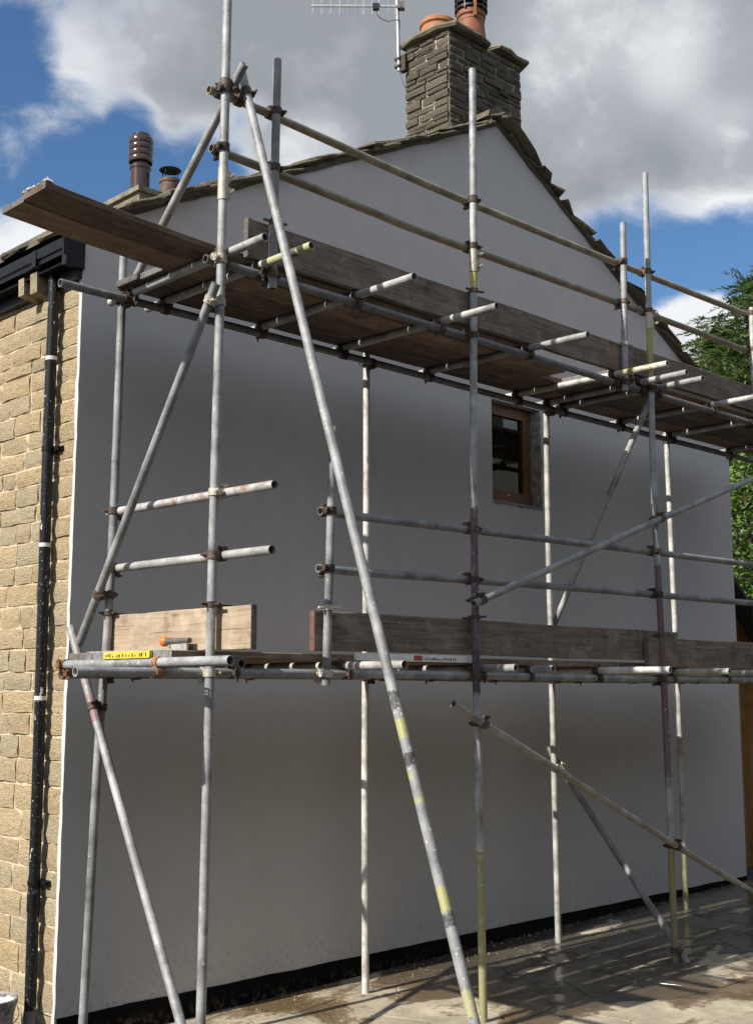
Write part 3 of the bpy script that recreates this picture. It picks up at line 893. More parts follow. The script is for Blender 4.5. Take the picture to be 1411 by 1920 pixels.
for k, (cx_, cy_, l, w) in enumerate(((3.71, 0.38, 0.64, 0.66), (4.27, 0.38, 0.56, 0.67))):
    put('cap_slab', slab(90 + k, l, w, 0.042, 0.02), M_capst, chim, Matrix.Translation((cx_, cy_, CZ1 - 0.005 + 0.012 * k)) @ Rz(0.02 - 0.03 * k, 4, 'X'))
put('cap_slab', slab(95, 0.9, 0.42, 0.05, 0.03), M_capst, chim, Matrix.Translation((3.98, 0.38, CZ1 + 0.05)))
def pot(name, c, prof, mat, parent, seg=24):
    return put(name, MB().lathe(prof, c, seg).mesh(name, 40), mat, parent)
p1 = pot('chimney_pot', (4.06, 0.38, 7.70), [(0.15, 0.0), (0.145, 0.06), (0.125, 0.22), (0.118, 0.33), (0.132, 0.345), (0.132, 0.385), (0.12, 0.395), (0.10, 0.39), (0.10, 0.1)], M_terra, chim)
cw = MB()
for k in range(7):
    cw.lathe([(0.12, 0.0), (0.150, 0.012), (0.150, 0.03), (0.12, 0.05)], (4.06, 0.38, 8.09 + 0.055 * k), 24)
for k in range(10):
    a = 2 * math.pi * k / 10
    cw.box((-0.006, 0.10, 0), (0.006, 0.148, 0.38), Matrix.Translation((4.06, 0.38, 8.08)) @ Rz(a, 4, 'Z'))
put('louvred_cowl', cw.mesh('louvred_cowl', 40), M_darkcowl, chim)
m_ = MB().ring((4.06, 0.38, 8.005), (0, 0, 1), 0.117, 0.124, 0.012, 24)
m_.box((-0.012, -0.150, -0.04), (0.012, -0.120, 0.12), Matrix.Translation((4.06, 0.38, 8.04)) @ Rz(-0.6, 4, 'Z'))
put('cowl_strap', m_.mesh('cowl_strap'), M_rusto, chim)
pot('chimney_pot', (3.66, 0.42, 7.625), [(0.16, 0.0), (0.155, 0.10), (0.15, 0.17), (0.165, 0.185), (0.165, 0.215), (0.15, 0.23), (0.12, 0.225), (0.12, 0.05)], M_orange, chim)

rch = put('rear_chimney', None, None, house, Matrix.Translation((3.9, 5.35, 6.8)))
put('stack', MB().box((3.72, 5.17, 6.3), (4.28, 5.68, 7.60)).mesh('rear_stack'), M_chst, rch)
put('cap_slab', MB().prism([(3.60, 5.05, 7.70), (4.40, 5.05, 7.70), (4.40, 5.80, 7.70), (3.60, 5.80, 7.70)], (0, 0, 0.06)).mesh('rear_cap'), M_capst, rch)
put('cap_slab', MB().prism([(3.64, 5.09, 7.599), (4.36, 5.09, 7.599), (4.36, 5.76, 7.599), (3.64, 5.76, 7.599)], (0, 0, 0.10)).mesh('rear_cap'), M_capst, rch)
c_ = (3.85, 5.41, 7.758)
put('flue_pot', MB().lathe([(0.118, 0.0), (0.118, 0.36), (0.128, 0.365), (0.128, 0.40), (0.105, 0.405), (0.105, 0.47), (0.105, 0.72), (0.11, 0.73), (0.108, 0.80), (0.095, 0.80), (0.09, 0.6)], c_, 28).mesh('flue_pot', 40), M_browngl, rch)
lv = MB()
for k in range(4):
    lv.lathe([(0.108, 0.0), (0.140, -0.03), (0.146, -0.012), (0.146, 0.03), (0.125, 0.055), (0.108, 0.055)], (c_[0], c_[1], c_[2] + 0.475 + 0.078 * k), 28)
for k in range(6):
    a = 2 * math.pi * k / 6 + .3
    lv.box((-0.010, 0.10, 0), (0.010, 0.146, 0.30), Matrix.Translation((c_[0], c_[1], c_[2] + 0.45)) @ Rz(a, 4, 'Z'))
put('flue_louvres', lv.mesh('flue_louvres', 40), M_browngl, rch)
c2 = (4.13, 5.20, 7.758)
put('stub_pot', MB().lathe([(0.12, 0.0), (0.118, 0.20), (0.128, 0.21), (0.128, 0.25), (0.10, 0.255), (0.10, 0.1)], c2, 22).mesh('stub_pot', 40), M_stub, rch)
m_ = MB().lathe([(0.001, 0.42), (0.06, 0.412), (0.125, 0.385), (0.132, 0.375), (0.128, 0.375), (0.001, 0.40)], c2, 22)
for k in range(4):
    a = k * math.pi / 2 + 0.4
    m_.cyl((c2[0] + 0.105 * math.cos(a), c2[1] + 0.105 * math.sin(a), c2[2] + 0.22), (c2[0] + 0.105 * math.cos(a), c2[1] + 0.105 * math.sin(a), c2[2] + 0.39), 0.006, 6)
put('rain_hood', m_.mesh('rain_hood', 40), M_darkcowl, rch)

# ------------------------------------------------------------------ television aerial
aer = thing('television_aerial', 'television aerial on a thin mast strapped to the big stone chimney', 'aerial', (3.43, 0.675, 7.45))
put('mast', MB().cyl((3.435, 0.685, 7.42), (3.405, 0.685, 8.32), 0.0165, 12).mesh('mast', 40), M_alu, aer)
bd = V((-0.715, 0.699, 0.004))
b0 = V((3.43, 0.65, 8.02))
boom = put('boom', MB().box((0, -0.008, -0.008), (0.80, 0.008, 0.008), along(b0, b0 + bd)).mesh('boom'), M_alu, aer)
for t in (0.05, 0.115, 0.20, 0.255, 0.335, 0.40, 0.47, 0.545, 0.625, 0.705, 0.785):
    p = b0 + bd * t
    put('element', MB().cyl(p + V((0, 0, -0.082)), p + V((0, 0, 0.085)), 0.0045, 6).mesh('element'), M_alu, boom)
put('dipole_box', MB().box((-0.03, -0.02, -0.035), (0.03, 0.02, 0.02), along(b0 + bd * 0.225, b0 + bd)).mesh('dipole_box'), M_seal, aer)
put('clamp', MB().box((-0.03, -0.03, -0.03), (0.04, 0.03, 0.03), along(b0, b0 + bd)).mesh('clamp'), M_hoop, aer)
cp = [b0 + bd * 0.225 + V((0, 0, -0.03)), b0 + bd * 0.2 + V((0, 0, -0.10)), b0 + bd * 0.12 + V((0, 0, -0.145)), b0 + bd * 0.02 + V((0, 0, -0.13)), V((3.42, 0.66, 7.8))]
put('cable', MB().pipe(spline(cp), 0.004, None, 6).mesh('cable', 60), M_cable, aer)
put('cable', MB().pipe(spline([V((3.41, 0.66, 7.42)), V((3.42, 0.63, 7.3)), V((3.455, 0.60, 7.2))]), 0.004, None, 6).mesh('cable', 60), M_cable, aer)
br = MB().box((3.425, 0.60, 7.40), (3.475, 0.67, 7.55)).box((3.41, 0.65, 7.45), (3.46, 0.72, 7.47)).box((3.41, 0.65, 7.52), (3.46, 0.72, 7.54))
br.box((3.462, 0.32, 7.50), (3.468, 0.60, 7.53))
put('bracket', br.mesh('bracket'), M_rust, aer)

# ------------------------------------------------------------------ scaffold
YO, YI = -1.38, -0.387
R = 0.02415
scaf = thing('scaffold', 'two-lift galvanised tube scaffold standing against the white gable wall', 'scaffold', (2.0, -0.9, 0.06))
TUBES = {}
def tube(key, name, pts, mat=M_galv, ri=0.0200):
    pts = [V(p) for p in pts]
    M = along(pts[0], pts[-1])
    Mi = M.inverted()
    me = MB().pipe([Mi @ p for p in spline(pts)], R, ri, 20).mesh(name, 40)
    o = put(name, me, mat, scaf, M)
    TUBES[key] = (pts, o)
    return o

def nearest(ka, kb):
    best = None
    A, B = TUBES[ka][0], TUBES[kb][0]
    for a0, a1 in zip(A[:-1], A[1:]):
        for b0_, b1 in zip(B[:-1], B[1:]):
            u, v, w = a1 - a0, b1 - b0_, a0 - b0_
            a, b_, c_, d, e = u.dot(u), u.dot(v), v.dot(v), u.dot(w), v.dot(w)
            den = a * c_ - b_ * b_
            s = min(1, max(0, (b_ * e - c_ * d) / den)) if den > 1e-9 else 0
            t = min(1, max(0, (b_ * s + e) / c_))
            s = min(1, max(0, (b_ * t - d) / a))
            p, q = a0 + u * s, b0_ + v * t
            if best is None or (p - q).length < best[0]:
                best = ((p - q).length, p, q, u.normalized(), v.normalized())
    return best

def couple(ka, kb, mat=None):
    dist, p, q, u, v = nearest(ka, kb)
    m_ = MB()
    n = q - p
    n = n.normalized() if n.length > 1e-4 else perp(u)[0]
    for c, ax, sgn in ((p, u, 1), (q, v, -1)):
        wd = rng.uniform(0.036, 0.046)
        m_.ring(c, ax, R + 0.0003, R + 0.0065, wd, 14)
        s = ax.cross(n).normalized() * rng.choice((-1, 1))
        out = n * -sgn
        lug = along(c, c + ax, s)
        m_.box((-0.017, -0.012, 0.026), (0.017, 0.012, 0.046), lug)
        bb = c + s * 0.040
        m_.cyl(bb - out * 0.022, bb + out * rng.uniform(0.028, 0.048), 0.0058, 8)
        m_.cyl(bb + out * 0.012, bb + out * 0.026, 0.0125, 6)
        m_.cyl(bb - out * 0.024, bb - out * 0.015, 0.0125, 6)
    m_.box((-0.020, -0.020, -0.010), (0.020, 0.020, 0.010), along((p + q) / 2, (p + q) / 2 + u, n))
    put('coupler', m_.mesh('coupler', 35), mat or M_rust, TUBES[ka][1])

def sleeve(key, t0, t1, mat=M_sleeve):
    pts, o = TUBES[key]
    p0, p1 = pts[0], pts[-1]
    d = (p1 - p0).normalized()
    # point on the tube at the given heights
    def at(z):
        for a, b_ in zip(pts[:-1], pts[1:]):
            if min(a.z, b_.z) <= z <= max(a.z, b_.z):
                return a.lerp(b_, (z - a.z) / (b_.z - a.z))
        return p1
    a, b_ = at(t0), at(t1)
    m_ = MB().cyl(a, b_, 0.0285, 18)
    for s in (0.25, 0.75):
        c = a.lerp(b_, s)
        m_.box((-0.03, -0.012, 0.02), (0.03, 0.012, 0.040), along(c, c + d, (0.9, -0.35, 0)))
        m_.cyl(c + V((0.036, -0.022, 0)), c + V((0.020, -0.062, 0)), 0.009, 6)
    put('sleeve_coupler', m_.mesh('sleeve_coupler', 35), mat, o)

G = lambda x: gz(x) - 0.010
# standards
tube('IL', 'standard', [(-0.082, YI, G(-.08)), (-0.070, YI, 0.5), (-0.039, YI, 1.699), (-0.006, YI, 2.349), (0.009, YI, 3.144), (0.019, YI, 4.75)], M_galv)
tube('OL', 'standard', [(-0.038, YO, G(0)), (-0.036, YO, 0.468), (-0.028, YO, 1.731), (-0.021, YO, 3.025), (-0.007, YO, 4.393), (0.003, YO, 6.9)], M_galv)
tube('MI', 'standard', [(2.017, YI, G(2)), (2.008, YI, 1.635), (2.018, YI, 3.299), (2.015, YI, 4.343), (2.026, YI, 5.05)], M_white)
tube('OM', 'standard', [(2.036, YO, G(2)), (2.011, YO, 1.667), (2.002, YO, 3.154), (2.027, YO, 4.957), (2.036, YO, 6.117)],
     galv('standard_yellow_foot', (0.36, 0.37, 0.38), [(0.0, 1.0, (0.30, 0.285, 0.15), .75), (4.55, 4.80, YEL, .6), (2.2, 3.1, PUR, .65), (1.95, 2.2, (0.08, 0.06, 0.09), .8)]))
tube('RI', 'standard', [(4.068, YI, G(4)), (4.057, YI, 1.57), (4.044, YI, 3.453), (4.059, YI, 4.70)], M_white)
tube('OR', 'standard', [(4.125, YO, G(4)), (4.106, YO, 1.794), (4.055, YO, 3.411), (4.064, YO, 4.652), (4.076, YO, 6.013)],
     galv('standard_yellow_purple', (0.32, 0.34, 0.36), [(0.0, 0.85, (0.25, 0.23, 0.115), .75), (1.3, 2.85, PUR, .8), (4.28, 4.70, YEL, .7)]))
tube('FR', 'standard', [(5.881, YI, G(5.9)), (5.878, YI, 1.746), (5.833, YI, 4.42)], galv('standard_white_yellow_foot', (0.62, 0.61, 0.58), [(0.0, 0.5, (0.45, 0.44, 0.24), .8)], 0.15))
tube('OF', 'standard', [(5.70, YO, G(5.7)), (5.68, YO, 3.0), (5.655, YO, 4.74), (5.67, YO, 5.28)], M_galv2)
# ledgers
for key, y, z, xa, mat in (('uo', -1.325, 4.2715, -0.072, M_galv3), ('ui', -0.442, 4.2715, -0.422, M_galv3), ('lo', -1.325, 2.095, -0.758, M_galv), ('li', -0.442, 2.095, -0.316, M_galv3)):
    tube(key, 'ledger', [(xa, y, z), (1.8, y, z + .006), (3.7, y, z - .004), (7.3, y, z)], mat)
# guardrails
tube('g1', 'guardrail', [(-0.075, -1.325, 5.228), (0.252, -1.325, 5.235), (1.17, -1.325, 5.212), (2.009, -1.325, 5.199), (3.5, -1.325, 5.204), (5.795, -1.325, 5.233), (6.4, -1.325, 5.24)], galv('guardrail_tan', (0.30, 0.27, 0.20)))
tube('g2', 'guardrail', [(-0.050, -1.325, 4.9), (0.4, -1.325, 4.896), (1.198, -1.325, 4.880), (1.7, -1.325, 4.872), (3.725, -1.325, 4.895), (5.765, -1.325, 4.905), (6.4, -1.325, 4.905)], galv('guardrail_tan_lower', (0.30, 0.265, 0.19)))
tube('m1', 'guardrail', [(0.755, -1.325, 3.004), (1.199, -1.325, 3.004), (2.998, -1.325, 3.024), (5.598, -1.325, 3.047), (6.3, -1.325, 3.05)], M_galv)
tube('m2', 'guardrail', [(0.745, -1.325, 2.680), (1.2, -1.325, 2.682), (2.986, -1.325, 2.707), (5.568, -1.325, 2.724), (6.3, -1.325, 2.73)], M_galv)
tube('e1', 'guardrail', [(0.035, -0.296, 3.026), (0.035, -1.797, 3.013)], galv('guardrail_red_end', (0.46, 0.45, 0.44), [(0.5, 1.5, (0.34, 0.20, 0.17), .30)]))
tube('e2', 'guardrail', [(0.035, -0.317, 2.697), (0.035, -1.783, 2.691)], M_galv2)
# transoms of the upper lift
uz = 4.3215
UT = [('T1', 0.040, 0.058, -0.197, -1.69, M_galv2), ('T2', 0.292, 0.285, -0.25, -1.765, None), ('T3', 1.027, 1.027, -0.345, -1.805, M_galv2), ('T4', 1.775, 1.735, -0.345, -1.78, M_galv2),
      ('T5', 2.665, 2.60, -0.348, -1.81, M_galv2), ('T6', 3.661, 3.615, -0.33, -1.78, None), ('T7', 3.975, 4.02, -0.30, -1.745, M_galv2), ('T8', 4.218, 4.22, -0.32, -1.73, M_galv2),
      ('T9', 5.03, 5.05, -0.28, -1.80, M_galv2), ('T10', 5.80, 5.835, -0.36, -1.75, M_galv2), ('T11', 6.85, 6.89, -0.33, -1.75, M_galv2)]
for key, xo, xi, yi_, yo_, mat in UT:
    if key == 'T2':
        mat = galv('transom_yellow_bands', (0.5, 0.5, 0.48), [(1.15, 1.52, (0.43, 0.42, 0.25), .65), (1.335, 1.41, (0.10, 0.10, 0.09), 1.0)])
    if key == 'T6':
        mat = galv('transom_yellow', (0.55, 0.54, 0.50), [(1.05, 1.38, (0.38, 0.34, 0.16), .45)])
    tube(key, 'transom', [(xi, yi_, uz), (xo, yo_, uz)], mat)
# transoms of the lower lift
lz = 2.1445
LT = [('B00', 0.16, 0.16, -0.40, -1.40, M_galv3), ('B0', -0.30, -0.30, -0.40, -1.905, M_galv), ('B1', 0.945, 0.985, -0.28, -1.80, M_white), ('B2', 2.10, 2.12, -0.33, -1.62, M_galv), ('B2b', 2.60, 2.59, -0.29, -1.52, M_galv), ('B3', 3.40, 3.24, -0.28, -1.88, M_white),
      ('B4', 4.31, 4.30, -0.30, -1.80, M_white), ('B5', 5.1, 5.1, -0.30, -1.74, M_white), ('B6', 6.1, 6.1, -0.30, -1.75, M_galv)]
for key, xo, xi, yi_, yo_, mat in LT:
    tube(key, 'transom', [(xi, yi_, lz), (xo, yo_, lz)], mat)
# short posts that carry the rails
tube('ML', 'rail_post', [(0.759, YO, 2.035), (0.803, YO, 3.487)], M_galv)
tube('TL', 'rail_post', [(0.343, YO, 4.19), (0.346, YO, 4.55), (0.357, YO, 5.544)], M_galv3)
tube('TR', 'rail_post', [(3.715, YO, 4.20), (3.722, YO, 4.5), (3.753, YO, 5.516)], galv('rail_post_grey', (0.33, 0.33, 0.35)))
# braces
tube('bA', 'brace', [(-0.075, -0.20, 2.267), (-0.075, -1.43, 4.11)], M_galv)
tube('bB', 'brace', [(-0.088, -0.122, 2.37), (-0.088, -1.52, 0.03)], galv('brace_pink_patch', (0.34, 0.34, 0.34), [(0.18, 0.62, (0.30, 0.18, 0.19), .45)]))
tube('bC', 'brace', [(0.040, -0.419, 4.330), (0.048, -1.478, 5.364)], M_galv)
tube('bD', 'brace', [(4.150, -1.345, 4.285), (4.120, -0.352, 2.50)], M_galv2)
tube('bE', 'brace', [(4.130, -0.275, 1.556), (4.175, -1.45, 0.085)], M_galv3)
tube('fF', 'brace', [(1.929, YO - .052, 2.536), (4.062, YO - .052, 3.277), (6.3, YO - .052, 4.03)], M_galv)
tube('fG', 'brace', [(1.735, YO - .052, 1.928), (4.069, YO - .052, 0.921), (5.75, YO - .052, 0.22)], galv('brace_tan', (0.28, 0.265, 0.235)))
tube('raker', 'raking_strut', [(0.128, -1.352, 5.385), (0.130, -3.215, 0.014)],
     galv('raker_yellow_bands', (0.31, 0.315, 0.32), [(3.70, 3.79, (0.43, 0.42, 0.20), .6), (3.92, 4.08, (0.43, 0.42, 0.20), .3), (4.43, 4.53, (0.43, 0.42, 0.20), .62), (4.84, 4.95, (0.43, 0.42, 0.24), .55),
                                                     (3.58, 3.66, (0.1, 0.1, 0.1), .35), (3.86, 3.92, (0.06, 0.06, 0.06), .5), (4.54, 4.60, (0.1, 0.1, 0.1), .4), (4.95, 5.0, (0.12, 0.12, 0.12), .3)]))

for a, b_ in (('IL', 'ui'), ('IL', 'li'), ('OL', 'uo'), ('OL', 'lo'), ('MI', 'ui'), ('MI', 'li'), ('OM', 'uo'), ('OM', 'lo'), ('RI', 'ui'), ('RI', 'li'), ('OR', 'uo'), ('OR', 'lo'),
              ('FR', 'ui'), ('FR', 'li'), ('OF', 'uo'), ('OF', 'lo'), ('OL', 'g1'), ('OL', 'g2'), ('OM', 'g1'), ('OM', 'g2'), ('OR', 'g1'), ('OR', 'g2'), ('OF', 'g1'), ('OF', 'g2'),
              ('TL', 'g1'), ('TL', 'g2'), ('TR', 'g1'), ('TR', 'g2'), ('TL', 'uo'), ('TR', 'uo'), ('ML', 'm1'), ('ML', 'm2'), ('ML', 'lo'), ('OM', 'm1'), ('OM', 'm2'), ('OR', 'm1'), ('OR', 'm2'),
              ('OF', 'm1'), ('OF', 'm2'), ('IL', 'e1'), ('IL', 'e2'), ('OL', 'e1'), ('OL', 'e2'), ('IL', 'bA'), ('OL', 'bA'), ('IL', 'bB'), ('IL', 'bC'), ('OL', 'bC'), ('OR', 'bD'), ('RI', 'bE'), ('OR', 'bE'),
              ('OM', 'fF'), ('OR', 'fF'), ('OM', 'fG'), ('OR', 'fG'), ('raker', 'g1')):
    mat = M_sleeve if (a, b_) in (('OL', 'uo'), ('ML', 'lo'), ('OL', 'bA'), ('OL', 'lo'), ('OL', 'e1'), ('RI', 'bE')) else None
    couple(a, b_, mat)
for key, *_ in UT:
    couple('uo', key)
    couple('ui', key)
for key, *_ in LT:
    couple('lo', key, M_rusto if key == 'B0' else None)
    couple('li', key, M_rusto if key == 'B0' else None)
sleeve('OL', 4.60, 4.78)
sleeve('OM', 4.70, 4.86)
sleeve('OR', 4.75, 4.92)
# clips that hold the toe boards
for key, z, mat in (('OL', 2.44, M_rust), ('IL', 2.44, M_rust), ('ML', 2.46, M_sleeve), ('OM', 2.46, M_rust), ('OR', 2.42, M_rust), ('OM', 4.575, M_rust), ('TR', 4.565, M_sleeve), ('TL', 4.575, M_rust)):
    pts, o = TUBES[key]
    for a, b_ in zip(pts[:-1], pts[1:]):
        if min(a.z, b_.z) <= z <= max(a.z, b_.z):
            c = a.lerp(b_, (z - a.z) / (b_.z - a.z))
    m_ = MB().ring(c, (0, 0, 1), R + .0003, R + .006, 0.028, 14)
    if key in ('OL', 'IL') and z < 3:
        m_.box((c.x + 0.02, c.y - 0.012, c.z - 0.012), (c.x + 0.125, c.y + 0.012, c.z + 0.002)).box((c.x - .065, c.y - .006, c.z - .006), (c.x - .02, c.y + .006, c.z + .006))
        m_.cyl((c.x, c.y + .03, c.z), (c.x, c.y + .07, c.z), 0.008, 6).cyl((c.x, c.y - .07, c.z), (c.x, c.y - .03, c.z), 0.008, 6)
    else:
        m_.box((c.x - 0.012, c.y + 0.02, c.z - 0.012), (c.x + 0.012, c.y + 0.105, c.z + 0.002))
        m_.cyl((c.x + .03, c.y - .01, c.z), (c.x + .085, c.y - .01, c.z + .006), 0.008, 6).cyl((c.x - .07, c.y, c.z), (c.x - .03, c.y, c.z), 0.008, 6)
    put('toe_board_clip', m_.mesh('toe_board_clip', 40), mat, o)

# ------------------------------------------------------------------ scaffold boards
def board(pts, label, group=None, mat=M_board, w=0.2185, t=0.038, upv=(0, 0, 1), name='scaffold_board', bands=(0, 1), band_mat=None, chip=0.0):
    """a plank along the polyline pts (centre of its underside)"""
    pts = spline(pts, 4)
    M = along(pts[0], pts[-1], upv)
    Mi = M.inverted()
    loc = [Mi @ p for p in pts]
    prof = [(-w / 2, 0.004), (-w / 2 + 0.004, 0), (w / 2 - 0.004, 0), (w / 2, 0.004), (w / 2, t - 0.004), (w / 2 - 0.004, t), (-w / 2 + 0.004, t), (-w / 2, t - 0.004)]
    m_ = MB()
    n = len(prof)
    r = random.Random(rng.random())
    vs = []
    for i, p in enumerate(loc):
        wob = (r.uniform(-.004, .004), r.uniform(-.001, .0025)) if 0 < i < len(loc) - 1 else (0, 0)
        for y, z in prof:
            ex = 0
            if i in (0, len(loc) - 1):
                ex = (1 if i == 0 else -1) * (abs(y) / (w / 2)) ** 4 * chip
            vs.append((p.x + ex, p.y + y + wob[0], p.z + z + wob[1]))
    fs = [(i * n + k, i * n + (k + 1) % n, (i + 1) * n + (k + 1) % n, (i + 1) * n + k) for i in range(len(loc) - 1) for k in range(n)]
    fs = [f_[::-1] for f_ in fs] + [tuple(range(n)), tuple(range((len(loc) - 1) * n, len(loc) * n))[::-1]]
    o = put(name, m_.add(vs, fs).mesh(name), mat, None, M)
    tag(o, label, 'board', group)
    Lx = loc[-1].x
    for e in bands:
        xa, xb = (-0.0016, 0.030) if e == 0 else (Lx - 0.030, Lx + 0.0016)
        zc = loc[0 if e == 0 else -1]
        bnd = MB().box((xa, -w / 2 - 0.0015 + zc.y, zc.z + 0.003), (xb, w / 2 + 0.0015 + zc.y, zc.z + t - 0.003))
        put('end_band', bnd.mesh('end_band'), band_mat or M_hoop, o, M)
    return o

ub = uz + R + 0.001
row = [-0.503, -0.729, -0.953, -1.178]
DU = 'boards of the upper deck'
ordn = ('against the wall', 'second from the wall', 'third from the wall', 'fourth from the wall')
for k, xa, xb in ((0, -0.03, 3.86), (1, -0.01, 3.88), (0, 3.875, 7.3), (1, 3.895, 7.28), (2, 3.66, 7.25), (3, 3.70, 7.25)):
    board([(xa, row[k], ub), ((xa + xb) / 2, row[k] + rng.uniform(-.003, .003), ub), (xb, row[k], ub)],
          'dark upper deck plank %s, %s' % (ordn[k], 'on the gutter side of the purple standard' if xa < 1 else 'towards the conifer'), DU)
board([(-0.985, row[2] + .004, ub + .052), (-0.45, row[2] + .002, ub + .018), (0.05, row[2], ub), (1.0, row[2], ub), (2.2, row[2], ub), (3.41, row[2], ub)], 'inner of two long boards cantilevered past the end standards over the gutter', None, chip=0.004)
o = board([(-0.995, row[3], ub + .058), (-0.45, row[3], ub + .020), (0.05, row[3], ub), (1.0, row[3], ub), (2.0, row[3], ub), (2.72, row[3], ub)], 'outer of two long boards cantilevered over the gutter, its tip crusted white', None, bands=(1,))
cr = MB()
for k in range(90):
    p = V((rng.uniform(-.004, .035), rng.uniform(-.115, .115), 0.034 + rng.uniform(0, .006)))
    s = rng.uniform(.005, .013)
    cr.add([p + V((-s, 0, 0)), p + V((s * .6, s, 0)), p + V((s * .6, -s, 0)), p + V((rng.uniform(-.01, .004), rng.uniform(-.004, .004), s * rng.uniform(1.0, 1.8)))], [(0, 1, 3), (1, 2, 3), (2, 0, 3), (0, 2, 1)])
put('plaster_crust', cr.mesh('plaster_crust'), M_plaster, o, WM[o.name], kind='stuff')

lb = lz + R + 0.001
rowl = [-0.500, -0.738, -0.977, -1.212]
DL = 'boards of the lower deck'
for k in range(4):
    xa = (-0.245, -0.235, -0.25, -0.24)[k]
    xm = (3.55, 3.62, 3.50, 3.58)[k]
    board([(xa, rowl[k], lb), (1.6, rowl[k] + rng.uniform(-.002, .002), lb), (xm, rowl[k], lb)], 'lower deck plank %s, running under the tan toe board' % ordn[k], DL, w=0.212)
    board([(xm + .012, rowl[k], lb), (5.4, rowl[k], lb), (7.25, rowl[k], lb)], 'lower deck plank %s, towards the timber shed' % ordn[k], DL, w=0.212)
dtop = lb + 0.038
# toe boards, standing on edge
def toe(p, q, zb, label, mat=M_boardg, **kw):
    p, q = V(p), V(q)
    m = (p + q) / 2
    n = (q - p).cross(V((0, 0, 1))).normalized()
    o3 = V((0, 0, zb + 0.111))
    return board([p + o3, m + o3, q + o3], label, None, mat, upv=n, name='toe_board', **kw)
toe((0.195, -1.309, 0), (3.89, -1.309, 0), ub + .003 - .0 + 0.0, 'grey upper toe board standing along the open edge above the cantilevered boards')
toe((3.87, -1.268, 0), (7.2, -1.268, 0), ub + .041, 'upper toe board in front of the conifer end of the deck')
toe((0.717, -1.290, 0), (4.395, -1.290, 0), dtop + .016, 'long dark lower toe board with a red painted end', band_mat=M_redend)
toe((3.915, -1.339, 0), (7.2, -1.339, 0), 2.172, 'lower toe board lapped over the dark one beside the purple standard')
toe((0.062, -0.365, 0), (0.062, -1.64, 0), dtop + .001, 'short pale tan toe board across the end of the lower deck', M_boardt)

# ------------------------------------------------------------------ tools on the lower deck
lv_ = thing('spirit_level', 'yellow spirit level resting on the end transom by the tan toe board', 'spirit level', (-0.315, -1.07, dtop - .036))
ltz = lz + R - 0.001
put('body', MB().box((-0.322, -1.28, ltz), (-0.306, -0.86, ltz + 0.036)).mesh('level_body'), M_yellow, lv_)
for k in range(12):
    yk = -1.25 + 0.029 * k + rng.uniform(-.006, .006)
    put('print', MB().box((-0.3232, yk, ltz + 0.008), (-0.3222, yk + rng.uniform(.004, .012), ltz + rng.uniform(.016, .028))).mesh('level_print'), M_print, lv_)
put('vial', MB().cyl((-0.321, -0.91, ltz + .02), (-0.321, -0.88, ltz + .02), 0.007, 8).mesh('vial', 40), M_sleeve, lv_)

pb = MB()
z0 = lz + R - 0.0005
for x, zlo, zhi in ((-0.300, z0, z0 + 0.006), (-0.300, z0 + 0.032, z0 + 0.042), (-0.300, z0 + .016, z0 + .021)):
    pb.box((x, -1.44, zlo), (x + 0.002, -0.66, zhi))
for k in range(60):
    y = -1.435 + k * 0.013
    pb.box((-0.3000, y, z0), (-0.2982, y + 0.006, z0 + 0.036))
tag(put('plaster_bead', pb.mesh('plaster_bead'), M_bead), 'grey perforated plastering bead lying along the end transom of the lower deck', 'bead')

fl = thing('plastering_trowel', 'plastering trowel with an orange knob on the handle on the lower deck', 'trowel', (-0.05, -0.98, dtop))
put('blade', MB().box((-0.075, -1.24, dtop + .001), (0.03, -0.96, dtop + .004)).mesh('trowel_blade'), M_bead, fl)
put('tang', MB().box((-0.03, -1.18, dtop + .004), (-0.018, -1.04, dtop + .045)).mesh('trowel_tang'), M_bead, fl)
put('handle', MB().cyl((-0.024, -1.20, dtop + .056), (-0.024, -1.0, dtop + .056), 0.015, 12, 0.018).mesh('trowel_handle', 40), M_hoop, fl)
kn = MB().lathe([(0.002, 0.028), (0.016, 0.024), (0.026, 0.010), (0.028, 0.0), (0.024, -0.014), (0.010, -0.024), (0.002, -0.026)], (0, 0, 0), 16)
put('knob', kn.mesh('trowel_knob', 60), M_orng, fl, Matrix.Translation((-0.024, -0.975, dtop + .056)) @ Rz(math.pi / 2, 4, 'X'))

se = thing('straight_edge', 'white plaster-spattered straight edge with red print along the lower deck edge', 'straight edge', (1.5, -1.32, dtop - .03))
put('bar', MB().box((1.02, -1.334, dtop - .030), (2.02, -1.318, dtop + 0.012)).mesh('edge_bar'), M_whitepl, se)
put('print', MB().box((1.50, -1.3355, dtop - .024), (1.57, -1.3345, dtop + 0.006)).mesh('edge_print'), M_redprint, se)
for k in range(14):
    x = 1.60 + 0.020 * k
    put('print', MB().box((x, -1.3355, dtop - .020), (x + rng.uniform(.006, .014), -1.3345, dtop - rng.uniform(.002, .012))).mesh('edge_print'), M_print, se)

